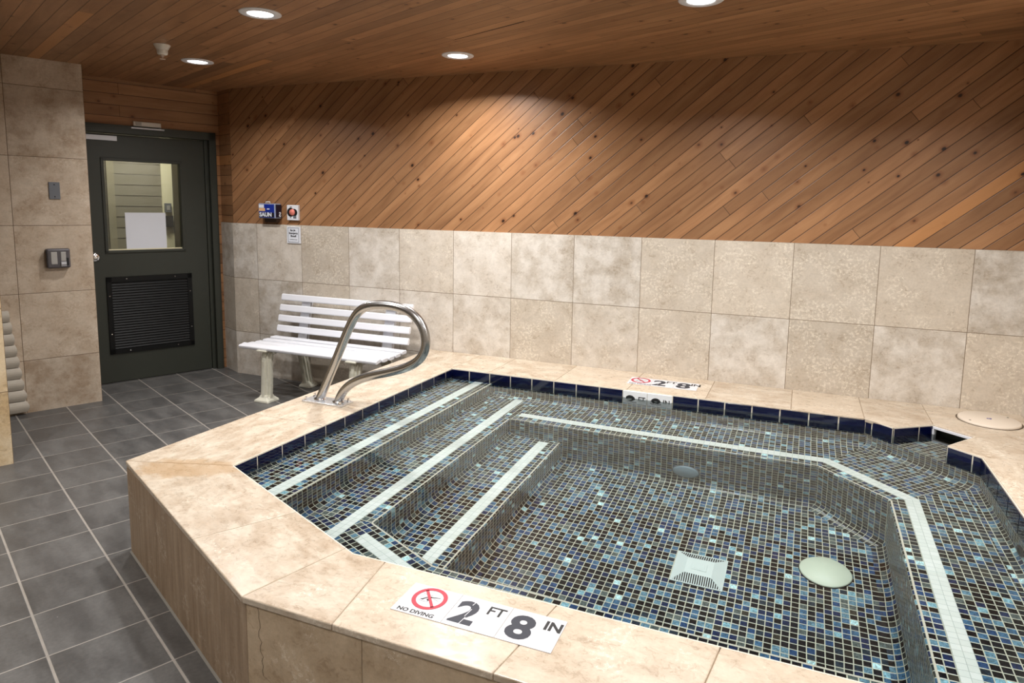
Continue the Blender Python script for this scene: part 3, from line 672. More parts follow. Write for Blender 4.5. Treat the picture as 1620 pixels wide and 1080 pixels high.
def cutx(p, q, x): f = (x - p[0]) / (q[0] - p[0]); return (x, p[1] + (q[1] - p[1]) * f)
stripe_obj([(cutx(SB[0], SB[1], 1.775), cutx(SA[0], SA[1], 1.775))] + [(SB[k], SA[k]) for k in (1, 2, 3, 4)] + [((SB[4][0] - .33, SB[4][1] + .143), (SA[4][0] - .335, SA[4][1] + .145))], ZB)

# coping slabs (separate stones with fine joints) ------------------------------------
XO, YO = 0.715, -2.978
def slab(t, poly, rot=0.0, uvo=(0, 0), lipside=None):
    poly = [Vector(p) for p in poly]; c = sum(poly, Vector((0, 0))) / len(poly)
    n = len(poly)
    ar = sum(poly[i].x * poly[(i + 1) % n].y - poly[(i + 1) % n].x * poly[i].y for i in range(n))
    if ar < 0: poly.reverse()
    R = Matrix.Rotation(rot, 2)
    f = lambda p: tuple(R @ Vector((p.x, p.y)) + Vector(uvo))
    t.face([(p.x, p.y, DZ) for p in poly], [f(p) for p in poly])
    t.face([(p.x, p.y, DZ - LIP) for p in reversed(poly)], [f(p) for p in reversed(poly)])
    for i in range(n):
        a, b = poly[i], poly[(i + 1) % n]; L = (b - a).length
        t.face([(a.x, a.y, DZ - LIP), (b.x, b.y, DZ - LIP), (b.x, b.y, DZ), (a.x, a.y, DZ)], [(uvo[0], uvo[1]), (uvo[0] + L, uvo[1]), (uvo[0] + L, uvo[1] + LIP), (uvo[0], uvo[1] + LIP)])
g = 0.0008
def shrink(poly, d=g):
    poly = [Vector(p) for p in poly]; n = len(poly)
    ar = sum(poly[i].x * poly[(i + 1) % n].y - poly[(i + 1) % n].x * poly[i].y for i in range(n))
    if ar > 0: poly.reverse()
    return offs([tuple(p) for p in poly], d)
t = MB(); cnt = [0]
def add(poly, rot=0.0):
    cnt[0] += 1
    slab(t, shrink(poly), rot, (random.uniform(0, 9), random.uniform(0, 9)))
# left arm: x from XO to inner edge, joints across
ys = [-0.003, -0.36, -0.818, -1.276, -1.734]
INX = 1.151
for a, b in zip(ys, ys[1:]): add([(XO, a), (INX, a), (INX, b), (XO, b)], PI / 2)
CI = (1.151, -2.289); CO = (0.715, -2.435); DO = (1.896, YO); DI = (2.030, -2.664)
add([(XO, -1.734), (INX, -1.734), CI, CO], PI / 2)
# diagonal near side
def lerp(a, b, f): return (a[0] + (b[0] - a[0]) * f, a[1] + (b[1] - a[1]) * f)
fo_, fi_ = [0, 0.335, 0.672, 1.0], [0, 0.29, 0.63, 1.0]
JO = [lerp(CO, DO, f) for f in (0, .672, 1.0)]; JI = [lerp(CI, DI, f) for f in (0, .60, .955)]
for k in range(2):
    pl = [JO[k], JO[k + 1], JI[k + 1], JI[k]]
    add(pl, 0.42)
# front arm
xs_o = [1.896, 2.20, 2.66, 3.10, 3.56, 4.02, XR]; xs_i = [JI[-1][0], 2.15, 2.705, 3.14, 3.58, 4.02, XR]
for k in range(len(xs_o) - 1):
    pl = [(xs_o[k], YO), (xs_o[k + 1], YO)]
    i1 = (xs_i[k + 1], -2.664); i0 = (xs_i[k], -2.664) if k else JI[-1]
    pl += [i1] + ([DI] if k == 0 else []) + [i0]
    add(pl)
# back arm (y from 0 to inner edge)
YI = -0.444
xs_b = [INX, 1.42, 1.88, 2.34, 2.80, 3.26, 3.624]
xb_t = [XO, 1.22, 1.62, 2.10, 2.58, 3.00, 3.46]
add([(XO, 0), (1.22, 0), (INX, YI), (XO, YI)]) if False else None
for k in range(1, len(xs_b)):
    a0 = xs_b[k - 1]; a1 = xs_b[k]
    add([(a0, -0.0), (a1, -0.0), (a1, YI if k < 6 else YI), (a0, YI)])
add([(3.624, 0), (3.95, 0), NG, NF, (3.624, YI)], 0.3)
add([(3.95, 0), (XR, 0), (XR, -0.36), NH, NG], 0.0)
add([NH, (XR, -0.36), (XR, -0.84), (4.073, -0.845), NI], 0.5)
yr = [-0.84, -1.30, -1.76, -2.22, -2.664]
for a, b in zip(yr, yr[1:]): add([(4.073, a), (XR, a), (XR, b), (4.073, b)], PI / 2)
cpo = t.build('coping', M['coping'], spa, bevel=0.0035, seg=2)
# joint filler just under the surface
# cladding panels
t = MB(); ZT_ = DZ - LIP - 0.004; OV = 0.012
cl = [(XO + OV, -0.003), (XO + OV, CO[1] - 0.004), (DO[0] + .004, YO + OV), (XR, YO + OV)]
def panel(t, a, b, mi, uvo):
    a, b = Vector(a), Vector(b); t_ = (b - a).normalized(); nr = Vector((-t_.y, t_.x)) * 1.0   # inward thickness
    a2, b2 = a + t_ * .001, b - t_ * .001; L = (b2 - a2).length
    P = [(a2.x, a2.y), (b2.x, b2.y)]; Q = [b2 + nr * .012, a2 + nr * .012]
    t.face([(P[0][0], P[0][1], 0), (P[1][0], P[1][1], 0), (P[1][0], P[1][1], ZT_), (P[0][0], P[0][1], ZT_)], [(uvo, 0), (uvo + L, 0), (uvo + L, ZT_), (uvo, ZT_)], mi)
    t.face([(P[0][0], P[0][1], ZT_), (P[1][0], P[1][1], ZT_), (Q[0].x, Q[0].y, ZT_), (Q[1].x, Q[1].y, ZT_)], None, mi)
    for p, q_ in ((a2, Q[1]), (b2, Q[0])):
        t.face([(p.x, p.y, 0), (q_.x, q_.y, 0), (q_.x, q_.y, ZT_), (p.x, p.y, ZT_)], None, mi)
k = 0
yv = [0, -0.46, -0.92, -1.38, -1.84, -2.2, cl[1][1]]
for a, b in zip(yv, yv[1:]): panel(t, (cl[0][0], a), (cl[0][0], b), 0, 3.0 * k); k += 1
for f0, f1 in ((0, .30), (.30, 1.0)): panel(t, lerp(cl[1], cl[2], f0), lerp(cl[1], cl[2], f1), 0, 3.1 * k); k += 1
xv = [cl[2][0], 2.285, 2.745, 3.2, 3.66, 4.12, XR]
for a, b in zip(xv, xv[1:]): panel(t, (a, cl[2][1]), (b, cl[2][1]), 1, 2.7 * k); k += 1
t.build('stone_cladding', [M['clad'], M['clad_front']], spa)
t = MB(); cy = cl[2][1] - .0004; px_ = 1.945; pts_ = []
random.seed(3)
for k in range(26):
    pts_.append((px_ + 0.0028 * k * (1 if k > 14 else .2) + random.uniform(-.006, .006), cy, ZT_ - .004 - k * .0142))
for a, b in zip(pts_, pts_[1:]): t.face([(a[0] - .0008, a[1], a[2]), (b[0] - .0008, b[1], b[2]), (b[0] + .0009, b[1], b[2]), (a[0] + .0009, a[1], a[2])])
t.build('cladding_crack', M['grout_dark'], spa)
t = MB()
for a, b in ((cl[0], cl[1]), (cl[1], cl[2]), (cl[2], cl[3])):
    a, b = Vector(a), Vector(b); t_ = (b - a).normalized(); nr = Vector((t_.y, -t_.x))
    t.face([(a.x, a.y, .004), (b.x, b.y, .004), (b.x - nr.x * -.007, b.y - nr.y * -.007, .0006), (a.x + nr.x * .007, a.y + nr.y * .007, .0006)])
t.build('base_caulk', plain('grey_caulk', RGB(134, 130, 122), .8), spa)
# dark backing: setting bed under coping and behind the panels
t = MB()
bk = offs([(XO, 0.0), (XR, 0.0), (XR, YO), DO, CO], 0.0)
def ringprism(t, outer, inner, z0, z1):
    n = len(inner)
    # top built as separate convex pieces is unnecessary: slabs cover it; only side skins are shown
    for poly, flip in ((outer, False), (inner, True)):
        m = len(poly)
        for i in range(m):
            a, b = poly[i], poly[(i + 1) % m]
            q = [(a[0], a[1], z0), (b[0], b[1], z0), (b[0], b[1], z1), (a[0], a[1], z1)]
            t.face(q if flip else list(reversed(q)))
bo = [(XO + OV + .012, 0.0), (XR, 0.0), (XR, YO + OV + .012), (DO[0] + .008, YO + OV + .012), (XO + OV + .012, CO[1] + .006)]
ringprism(t, bo, [(EDGE[i][0], EDGE[i][1]) for i in range(len(EDGE))][:0] or [(1.0, -0.2), (4.2, -0.2), (4.2, -2.8), (1.9, -2.8), (1.0, -2.4)], 0.0, DZ - 0.006)
t.build('mortar_bed', M['grout_dark'], spa)
t = MB()
# flat bed right under the slabs, as strips that follow the arms
for pl in ([(XO + .01, 0), (INX - .01, 0), (INX - .01, -2.29), (XO + .01, -2.42)], [(XO + .01, -2.42), (INX - .01, -2.29), (2.02, -2.68), (1.9, YO + .01)],
           [(1.9, YO + .01), (2.02, -2.68), (XR, -2.68), (XR, YO + .01)], [(INX - .01, 0), (3.6, 0), (3.6, YI + .01), (INX - .01, YI + .01)],
           [(3.6, 0), (XR, 0), (XR, -0.36), (NH[0] + .01, NH[1] + .01), (NG[0] + .01, NG[1] + .01), (3.75, -0.50), (3.6, YI + .01)],
           [(NH[0] + .01, NH[1] + .005), (XR, -0.36), (XR, -0.84), (4.09, -0.84), (NI[0] + .015, NI[1] + .005)], [(4.09, -0.84), (XR, -0.84), (XR, -2.68), (4.09, -2.68)]):
    t.face([(x, y, DZ - 0.004) for x, y in pl] if sum(pl[i][0] * pl[(i + 1) % len(pl)][1] - pl[(i + 1) % len(pl)][0] * pl[i][1] for i in range(len(pl))) > 0 else [(x, y, DZ - 0.004) for x, y in reversed(pl)])
t.build('joint_grout', plain('coping_joint', RGB(140, 120, 96), 0.8), spa)

# waterline band of navy tiles -------------------------------------------------------
t = MB(); j = MB()
TW = 0.1478
def band_edge(a, b, start=0.0, white=(), first=None, z_lo=None):
    BAND0_ = z_lo or BAND0
    a, b = Vector(a), Vector(b); L = (b - a).length; t_ = (b - a).normalized(); nr = Vector((t_.y, -t_.x))
    cuts = [0.0]; x = first if first else TW
    while x < L - 0.012: cuts.append(x); x += TW
    cuts.append(L)
    for c0, c1 in zip(cuts, cuts[1:]):
        g_ = 0.0015
        if any(abs((a + t_ * ((c0 + c1) / 2)).x - wx_) < 0.05 for wx_ in white) : continue
        p0, p1 = a + t_ * (c0 + g_), a + t_ * (c1 - g_)
        q0, q1 = p0 + nr * .006, p1 + nr * .006
        z0, z1 = BAND0_ + .001, BAND1 - .001
        # softly pillowed face
        n = 6; rows = []
        e = 0.003
        P = [(p0 + nr * .003, p1 + nr * .003, z0), (p0 + nr * .006 + t_ * e, p1 + nr * .006 - t_ * e, z0 + e), (p0 + nr * .0065 + t_ * e, p1 + nr * .0065 - t_ * e, (z0 + z1) / 2), (p0 + nr * .006 + t_ * e, p1 + nr * .006 - t_ * e, z1 - e), (p0 + nr * .003, p1 + nr * .003, z1)]
        for (s0, s1, zA), (r0, r1, zB) in zip(P, P[1:]):
            t.face([(s0.x, s0.y, zA), (s1.x, s1.y, zA), (r1.x, r1.y, zB), (r0.x, r0.y, zB)])
        for side in (0, 1):
            pts_ = [(P[k][side].x, P[k][side].y, P[k][2]) for k in range(5)]; bpt = (p0 if side == 0 else p1)
            t.face(pts_ + [(bpt.x, bpt.y, z1), (bpt.x, bpt.y, z0)])
    c, d = a + nr * .0034, b + nr * .0034
    zt_ = DZ - .0015
    j.face([(c.x, c.y, BAND0_), (d.x, d.y, BAND0_), (d.x, d.y, zt_), (c.x, c.y, zt_)])
    j.face([(c.x, c.y, zt_), (d.x, d.y, zt_), (b.x, b.y, zt_), (a.x, a.y, zt_)])
    j.face([(a.x, a.y, BAND0_), (b.x, b.y, BAND0_), (d.x, d.y, BAND0_), (c.x, c.y, BAND0_)])
WM0 = 2.318          # left edge of the two white depth tiles
off0 = (WM0 - 1.15) % TW
band_edge(OUT[0], OUT[1], first=off0, white=(WM0 + TW / 2, WM0 + TW * 1.5))
band_edge(OUT[1], NF, first=0.04); band_edge(NF, NG, first=.155); band_edge(NH, NI, first=.09); band_edge(NI, OUT[2], first=.118)
for i in range(2, 6): band_edge(OUT[i], OUT[(i + 1) % 6], first=(.13 if i == 5 else None), z_lo=(.302 if i == 5 else None))
# (OUT is clockwise: the pool side lies right of each edge)
t.build('waterline_tiles', M['navy'], spa); j.build('waterline_grout', M['joint_white'], spa)

# ------------------------------------------------------------------ text helper
def text_mesh(mb, s_, size, origin, U, V, N, bold=0.0, mi=0, h=0.0006, squash=1.0, minv=None):
    cu = bpy.data.curves.new('txt', 'FONT'); cu.body = s_; cu.size = size; cu.offset = bold; cu.resolution_u = 4
    ob = bpy.data.objects.new('txt', cu); COL.objects.link(ob)
    dg_ = bpy.context.evaluated_depsgraph_get(); me = bpy.data.meshes.new_from_object(ob.evaluated_get(dg_))
    bm = bmesh.new(); bm.from_mesh(me)
    if minv is not None:
        bmesh.ops.bisect_plane(bm, geom=bm.verts[:] + bm.edges[:] + bm.faces[:], plane_co=(0, minv, 0), plane_no=(0, 1, 0), clear_inner=True)
    U, V, N = Vector(U), Vector(V), Vector(N); origin = Vector(origin)
    for f in bm.faces:
        P = [origin + U * v.co.x * squash + V * v.co.y + N * h for v in f.verts]
        nrm = (P[1] - P[0]).cross(P[2] - P[0])
        if nrm.dot(N) < 0: P.reverse()
        mb.face(P, None, mi)
    wdt = max((v.co.x for v in bm.verts), default=0)
    bm.free(); bpy.data.objects.remove(ob); bpy.data.curves.remove(cu); bpy.data.meshes.remove(me)
    return wdt * squash
def poly2(mb, pts, origin, U, V, N, h=0.0006, mi=0):
    U, V, N, origin = Vector(U), Vector(V), Vector(N), Vector(origin)
    P = [origin + U * x + V * y + N * h for x, y in pts]
    if (P[1] - P[0]).cross(P[2] - P[1]).dot(N) < 0: P.reverse()
    mb.face(P, None, mi)
def depth_marker(name, origin, U, V, W, H, label, bold=True):
    """three square tiles: no diving / 2 FT / 8 IN. origin = lower left"""
    N = Zv; o_ = Vector(origin); U, V = Vector(U), Vector(V)
    th = thing(name, o_ + U * W / 2 + V * H / 2, label, 'depth marker', None)
    tw = W / 3
    for k in range(3):
        t = MB(); a = o_ + U * (tw * k + .0008); 
        poly = [a, a + U * (tw - .0016), a + U * (tw - .0016) + V * H, a + V * H]
        t.prism([(p.x, p.y) for p in poly], o_.z, o_.z + .0016)
        t.build('marker_tile', M['marker'], th)
    z = .0017
    # ring and bar
    t = MB(); cx_, cy_ = tw * .5, H * .60; R1, R0 = H * .375, H * .285
    n = 40; ring = lambda r: [(cx_ + r * math.cos(2 * PI * k / n), cy_ + r * math.sin(2 * PI * k / n)) for k in range(n)]
    A, B = ring(R1), ring(R0)
    for k in range(n): poly2(t, [A[k], A[(k + 1) % n], B[(k + 1) % n], B[k]], o_, U, V, N, z + .0006)
    ang_ = math.radians(-52); d = Vector((math.cos(ang_), math.sin(ang_))); e = Vector((-d.y, d.x)) * H * .032; c = Vector((cx_, cy_))
    poly2(t, [c - d * R0 * 1.1 - e, c + d * R0 * 1.1 - e, c + d * R0 * 1.1 + e, c - d * R0 * 1.1 + e], o_, U, V, N, z + .0006)
    t.build('prohibition_ring', M['red'], th)
    t = MB()
    S = H * .25
    def P_(pts): poly2(t, [(cx_ + x * S, cy_ + y * S) for x, y in pts], o_, U, V, N, z)
    P_([(-.05, .25), (.8, .42), (.82, .34), (.05, .12)])                 # legs
    P_([(-.45, .02), (-.1, .32), (.1, .28), (.08, .12), (-.2, .08), (-.5, -.28), (-.62, -.22)])   # trunk, bent
    P_([(-.75, -.34), (-.45, -.30), (-.5, -.16), (-.7, -.2)])            # head
    P_([(-.15, -.02), (0.05, -.25), (-.02, -.38), (-.25, -.12)])         # arm
    for y0 in (-.42, .52):
        P_([(-.85, y0), (-.4, y0 - .05), (.1, y0 + .01), (.1, y0 - .03), (-.4, y0 - .09), (-.85, y0 - .04)])
    P_([(.3, .1), (.85, -.02), (.85, -.06), (.3, .06)])
    t.build('diver_pictogram', M['ink_black'], th)
    t = MB(); wd_ = text_mesh(t, 'NO DIVING', H * .15, o_ + U * tw * .10 + V * H * .05, U, V, N, bold=H * .006, h=z, squash=1.05); t.build('no_diving_lettering', M['ink_black'], th)
    t = MB()
    text_mesh(t, '2', H * .98, o_ + U * (tw * 1.06) + V * H * .15, U, V, N, bold=H * .035, h=z, squash=1.04)
    t.build('numeral_two', M['ink'], th)
    t = MB()
    for x_, y0, y1 in ((.30, .74, .92), (.305, .36, .62), (.30, .1, .34)): poly2(t, [(tw + tw * x_ - .001, H * y0), (tw + tw * x_ + .001, H * y0), (tw + tw * (x_ + .03) + .001, H * y1), (tw + tw * (x_ + .03) - .001, H * y1)], o_, U, V, N, z + .0005)
    t.build('stencil_gaps', M['marker'], th)
    t = MB(); text_mesh(t, 'FT', H * .38, o_ + U * (tw * 1.60) + V * H * .60, U, V, N, bold=H * .008, h=z, squash=.95); t.build('ft_lettering', M['ink_black'], th)
    t = MB(); text_mesh(t, '8', H * .98, o_ + U * (tw * 2.08) + V * H * .15, U, V, N, bold=H * .035, h=z, squash=1.06); t.build('numeral_eight', M['ink'], th)
    t = MB(); text_mesh(t, 'IN', H * .38, o_ + U * (tw * 2.66) + V * H * .60, U, V, N, bold=H * .014, h=z, squash=.95); t.build('in_lettering', M['ink_black'], th)
    return th
depth_marker('depth_marker', (2.300, -2.862, DZ + .0002), (1, 0.004, 0), (-0.02, 1, 0), 0.461, 0.134, 'white no-diving 2 FT 8 IN deck marker on the near coping')
depth_marker('depth_marker', (2.302, -0.305, DZ + .0002), (1, 0.02, 0), (-0.02, 1, 0), 0.425, 0.165, 'white 2 FT 8 IN deck marker on the far coping by the stone wall')
# vertical waterline marker
vm = thing('waterline_marker', (WM0 + TW, -0.445, DZ - .05), 'two white 2 FT and 8 IN waterline tiles among the far navy tiles', 'depth marker')
for k in range(2):
    t = MB(); x_ = WM0 + TW * k
    t.box((x_ + TW / 2, -0.4475, (BAND0 + BAND1) / 2 + .001), (TW - .003, .0085, BAND1 - BAND0 - .002)); t.build('glazed_tile', M['white_tile'], vm, bevel=.0015)
    t = MB(); org = (x_ + .018, -0.4517, ZW - 0.080)
    text_mesh(t, '28'[k], 0.135, org, (1, 0, 0), (0, 0, 1), (0, -1, 0), bold=.0045, h=.0005, squash=1.0, minv=BAND0 + .002 - org[2])
    t.build('numeral', M['ink_black'], vm)
    t = MB(); org = (x_ + .093, -0.4517, ZW - 0.018)
    text_mesh(t, ('FT', 'IN')[k], 0.044, org, (1, 0, 0), (0, 0, 1), (0, -1, 0), bold=.0008, h=.0005, squash=.95); t.build('unit_lettering', M['ink_black'], vm)

# ------------------------------------------------------------------ pool fittings
dn_ = thing('main_drain', (2.945, -1.575, ZFL), 'square white raised drain cover with slotted sides on the blue mosaic floor', 'drain cover')
DX0, DX1, DY0, DY1 = 2.845, 3.055, -1.68, -1.465; DHH = 0.028
def lp(a, b, f): return a + (b - a) * f
t = MB(); x0_, x1_, y0_, y1_ = DX0, DX1, DY0, DY1; ix0, ix1, iy0, iy1 = x0_ + .05, x1_ - .05, y0_ + .052, y1_ - .052; z0_, z1_ = ZFL + .004, ZFL + DHH
t.box(((x0_ + x1_) / 2, (y0_ + y1_) / 2, ZFL + .002), (x1_ - x0_, y1_ - y0_, .006))
t.face([(x0_, y0_, z0_), (x0_, y1_, z0_), (ix0, iy1, z1_), (ix0, iy0, z1_)][::-1]); t.face([(x1_, y0_, z0_), (x1_, y1_, z0_), (ix1, iy1, z1_), (ix1, iy0, z1_)])
t.face([(ix0, iy0, z1_), (ix1, iy0, z1_), (ix1, iy1, z1_), (ix0, iy1, z1_)])
t.build('cover_body', M['cover_white'], dn_)
t = MB(); nb = 22
for sgn in (0, 1):
    t = MB(); yo, yi = (y0_, iy0) if sgn == 0 else (y1_, iy1)
    for k in range(nb + 1):
        x = lp(x0_ + .006, x1_ - .006, k / nb)
        top = min(1, (x - x0_) / .05, (x1_ - x) / .05)
        yy = lp(yo, yi, top); zz = lp(z0_, z1_, top); hw_ = .0019
        t.face([(x - hw_, yo, z0_ + .002), (x + hw_, yo, z0_ + .002), (x + hw_, yy, zz + .001), (x - hw_, yy, zz + .001)] if sgn == 0 else [(x + hw_, yo, z0_ + .002), (x - hw_, yo, z0_ + .002), (x - hw_, yy, zz + .001), (x + hw_, yy, zz + .001)])
    t.build('grille_bars', M['cover_white'], dn_)
t = MB()
t.face([(x0_ + .01, y0_ + .006, z0_ + .001), (x1_ - .01, y0_ + .006, z0_ + .001), (ix1, iy0 + .003, z1_ - .003), (ix0, iy0 + .003, z1_ - .003)]); t.face([(x0_ + .01, y1_ - .006, z0_ + .001), (x1_ - .01, y1_ - .006, z0_ + .001), (ix1, iy1 - .003, z1_ - .003), (ix0, iy1 - .003, z1_ - .003)][::-1])
t.build('slot_backing', M['dark'], dn_)
t = MB(); t.box(((ix0 + ix1) / 2, (iy0 + iy1) / 2, z1_ + .0015), (.062, .05, .003)); t.box(((ix0 + ix1) / 2, (iy0 + iy1) / 2, z1_ + .003), (.045, .03, .003)); t.build('centre_boss', M['cover_white'], dn_, bevel=.001)
rp = thing('round_cover', (3.437, -1.40, ZFL), 'round pale cream suction cover on the pool floor, right of the drain', 'suction cover')
t = MB(); t.lathe([(0.100, .002), (0.102, .006), (0.098, .012), (0.0, .018)], (3.437, -1.40, ZFL), 48); t.build('dome', M['cover_green'], rp)
t = MB(); t.lathe([(0.104, 0), (0.104, .003), (0.09, .003)], (3.437, -1.40, ZFL), 48); t.build('rim', M['dark'], rp)
RY = Matrix(((1, 0, 0), (0, 0, -1), (0, 1, 0)))      # local z -> -y
wl_ = thing('wall_fitting', (2.768, -0.845, -0.29), 'round pale blue-grey cover on the far bench riser underwater', 'suction cover')
t = MB(); t.lathe([(0.068, 0), (0.068, .006), (0.055, .012), (0.0, .014)], (2.768, -0.841, -0.285), 36, RY); t.build('cover_disc', plain('blue_grey_cover', RGB(150, 172, 184), .4), wl_)
t = MB(); t.lathe([(0.074, 0), (0.074, .003), (0.066, .003)], (2.768, -0.841, -0.285), 36, RY); t.build('flange', M['gray_plate'], wl_)
for lab, x, z in (('left dark jet on the far pool wall below the depth tiles', 2.49, 0.125), ('right dark jet on the far pool wall below the navy tiles', 2.90, 0.115)):
    jt = thing('jet_nozzle', (x, -0.445, z), lab, 'jet nozzle', 'jets in the pool walls')
    t = MB(); t.lathe([(0.026, 0), (0.026, .004), (0.018, .006), (0.012, .004)], (x, -0.445, z), 24, RY); t.build('ring', M['gray_plate'], jt)
    t = MB(); t.lathe([(0.014, .0045), (0.0, .0045)], (x, -0.445, z), 20, RY); t.build('nozzle', M['dark'], jt)
jt = thing('jet_nozzle', (4.073, -1.47, .13), 'round dark jet low on the right pool wall at the picture edge', 'jet nozzle', 'jets in the pool walls')
RX = Matrix(((0, 0, -1), (0, 1, 0), (1, 0, 0)))
t = MB(); t.lathe([(0.036, 0), (0.036, .005), (0.026, .008), (0.018, .005)], (4.073, -1.47, .13), 28, RX); t.build('ring', M['gray_plate'], jt)
t = MB(); t.lathe([(0.02, .0055), (0.0, .0055)], (4.073, -1.47, .13), 20, RX); t.build('nozzle', M['dark'], jt)
# skimmer lid
sl = thing('access_lid', (4.232, -0.215, DZ), 'round beige access lid set in the coping near the far right corner', 'lid')
t = MB(); LC = (4.232, -0.205, DZ); t.lathe([(0.142, .0), (0.142, .008), (0.136, .012), (0.0, .013)], LC, 64); t.build('disc', M['lid'], sl)
t = MB(); t.lathe([(0.150, .0012), (0.143, .0012)], LC, 64); t.build('gap_ring', M['grout_dark'], sl)
t = MB(); t.lathe([(0.012, .0132), (0.006, .0134)], (LC[0], LC[1], LC[2]), 20); t.box((LC[0] + .006, LC[1] + .006, LC[2] + .0136), (.012, .006, .0008)); t.build('blue_mark', plain('blue_violet_ink', RGB(70, 62, 140), .5), sl)
for k in range(2):
    t = MB(); a = .6 + PI * k; t.lathe([(0.005, .0128), (0, .0134)], (LC[0] + .12 * math.cos(a), LC[1] + .12 * math.sin(a), LC[2]), 10); t.build('lid_screw', M['dark'], sl)
# skimmer throat at the back of the notch
gh = Vector(NH) - Vector(NG); gt = gh.normalized(); gc = (Vector(NG) + Vector(NH)) / 2; gL = gh.length; gn = Vector((-gt.y, gt.x))
sk = thing('skimmer', (gc.x, gc.y, ZSH), 'white skimmer mouth at the back of the corner notch', 'skimmer')
Rg = Matrix(((gt.x, gn.x, 0), (gt.y, gn.y, 0), (0, 0, 1)))
t = MB()
t.box((gc.x - gn.x * .0, gc.y - gn.y * .0, DZ - .0135), (gL, .018, .011), Rg); t.box((gc.x, gc.y, ZSH + .012), (gL, .022, .022), Rg)
for s_ in (-1, 1): t.box((gc.x + gt.x * s_ * (gL / 2 - .006), gc.y + gt.y * s_ * (gL / 2 - .006), (ZSH + DZ - .02) / 2), (.012, .022, DZ - .022 - ZSH), Rg)
t.build('faceplate', M['plastic_white'], sk)
t = MB(); c_ = gc + gn * .06
t.box((c_.x, c_.y, (ZSH + DZ - .02) / 2), (gL - .01, .004, DZ - .022 - ZSH), Rg); t.build('weir_flap', M['throat'], sk)
t = MB(); c_ = gc + gn * .03
t.box((c_.x, c_.y, DZ - .010), (gL, .06, .004), Rg); t.build('throat_roof', M['dark'], sk)

# water ---------------------------------------------------------------
t = MB(); wp_ = [(x, y) for x, y in EDGE]; 
wp_[3] = tuple(Vector(NG) + gn * .055); wp_[4] = tuple(Vector(NH) + gn * .055)
t.face([(x, y, ZW) for x, y in reversed(wp_)])
wo = t.build('water', M['water']); tag(wo, 'clear still water filling the spa pool to the navy tile band', 'water', kind='stuff')
wo.cycles.is_caustics_caster = True
for p in wo.data.polygons: p.use_smooth = True

# ------------------------------------------------------------------ handrail
hr = thing('handrail', (0.92, -1.42, DZ), 'looped stainless steel grab rail bolted to the left coping', 'handrail')
path = [(0.858, 0.396), (0.865, 0.409), (0.939, 0.556), (1.011, 0.705), (1.067, 0.83), (1.098, 0.889), (1.136, 0.926), (1.187, 0.949), (1.253, 0.957), (1.359, 0.957), (1.415, 0.947), (1.47, 0.919), (1.511, 0.88), (1.535, 0.828), (1.542, 0.769), (1.525, 0.713), (1.49, 0.67), (1.427, 0.634), (1.321, 0.604), (1.212, 0.578), (1.122, 0.549), (1.061, 0.514), (1.014, 0.468), (0.991, 0.427), (0.982, 0.396)]
def catmull(P, n=5):
    P = [Vector(p) for p in P]; out = []
    for i in range(len(P) - 1):
        p0, p1, p2, p3 = P[max(i - 1, 0)], P[i], P[i + 1], P[min(i + 2, len(P) - 1)]
        for k in range(n):
            f = k / n; out.append(0.5 * ((2 * p1) + (p2 - p0) * f + (2 * p0 - 5 * p1 + 4 * p2 - p3) * f * f + (3 * p1 - p0 - 3 * p2 + p3) * f ** 3))
    out.append(P[-1]); return out
pp = [(x, -1.40, z) for x, z in path]
pp = [(x, -1.405 + 0.0 * i, z) for i, (x, _, z) in enumerate(pp)]
for _ in range(2):   # light smoothing of the traced bend
    pp = [pp[0]] + [tuple((Vector(pp[i - 1]) + Vector(pp[i]) * 2 + Vector(pp[i + 1])) / 4) for i in range(1, len(pp) - 1)] + [pp[-1]]
t = MB(); t.tube(catmull(pp, 5), 0.0235, 24); t.build('bent_tube', M['steel'], hr)
t = MB(); t.box((0.920, -1.415, DZ + .005), (0.262, 0.105, .010)); t.build('base_plate', M['clear_plate'], hr, bevel=.002)
for sx in (-1, 1):
    for sy in (-1, 1):
        t = MB(); t.lathe([(0.011, 0), (0.011, .004), (0.007, .005), (0.007, .016), (0, .017)], (0.920 + sx * .113, -1.415 + sy * .036, DZ + .010), 6, smooth=False); t.build('anchor_bolt', M['chrome'], hr)
for x in (0.862, 0.984):
    t = MB(); t.lathe([(0.032, 0), (0.031, .003), (0.025, .006)], (x, -1.405, DZ + .010), 28); t.build('tube_collar', M['chrome'], hr)

# ------------------------------------------------------------------ bench
bn = thing('bench', (0.03, -0.35, 0), 'white slatted plastic bench with cream legs standing against the stone wall', 'bench')
bn_xL, bn_xR = -0.585, 0.635
def slat(name, cy, cz, wy, th_, tilt, x0_, x1_, par):
    t = MB(); R = Matrix.Rotation(tilt, 3, 'X')
    # rounded, slightly crowned section
    n = 10; sec = []
    hw_, hh = wy / 2, th_ / 2
    for (sx, sz) in ((-1, -1), (1, -1), (1, 1), (-1, 1)):
        for k in range(4):
            a = {(-1, -1): PI, (1, -1): 1.5 * PI, (1, 1): 0, (-1, 1): .5 * PI}[(sx, sz)] + k / 3 * PI / 2
            r = min(hh * .8, .009); sec.append((sx * (hw_ - r) + r * math.cos(a), sz * (hh - r) + r * math.sin(a)))
    rings_ = []
    for x, s_ in ((x0_, .86), (x0_ + .004, 1), (x1_ - .004, 1), (x1_, .86)):
        rings_.append([Vector((x, cy, cz)) + R @ Vector((0, a * (s_ if abs(a) else 1), b * s_)) for a, b in sec])
    t.rings(rings_, True, 0, (True, True), False)
    o = t.build(name, M['plastic_white'], par); return o
ny = 5
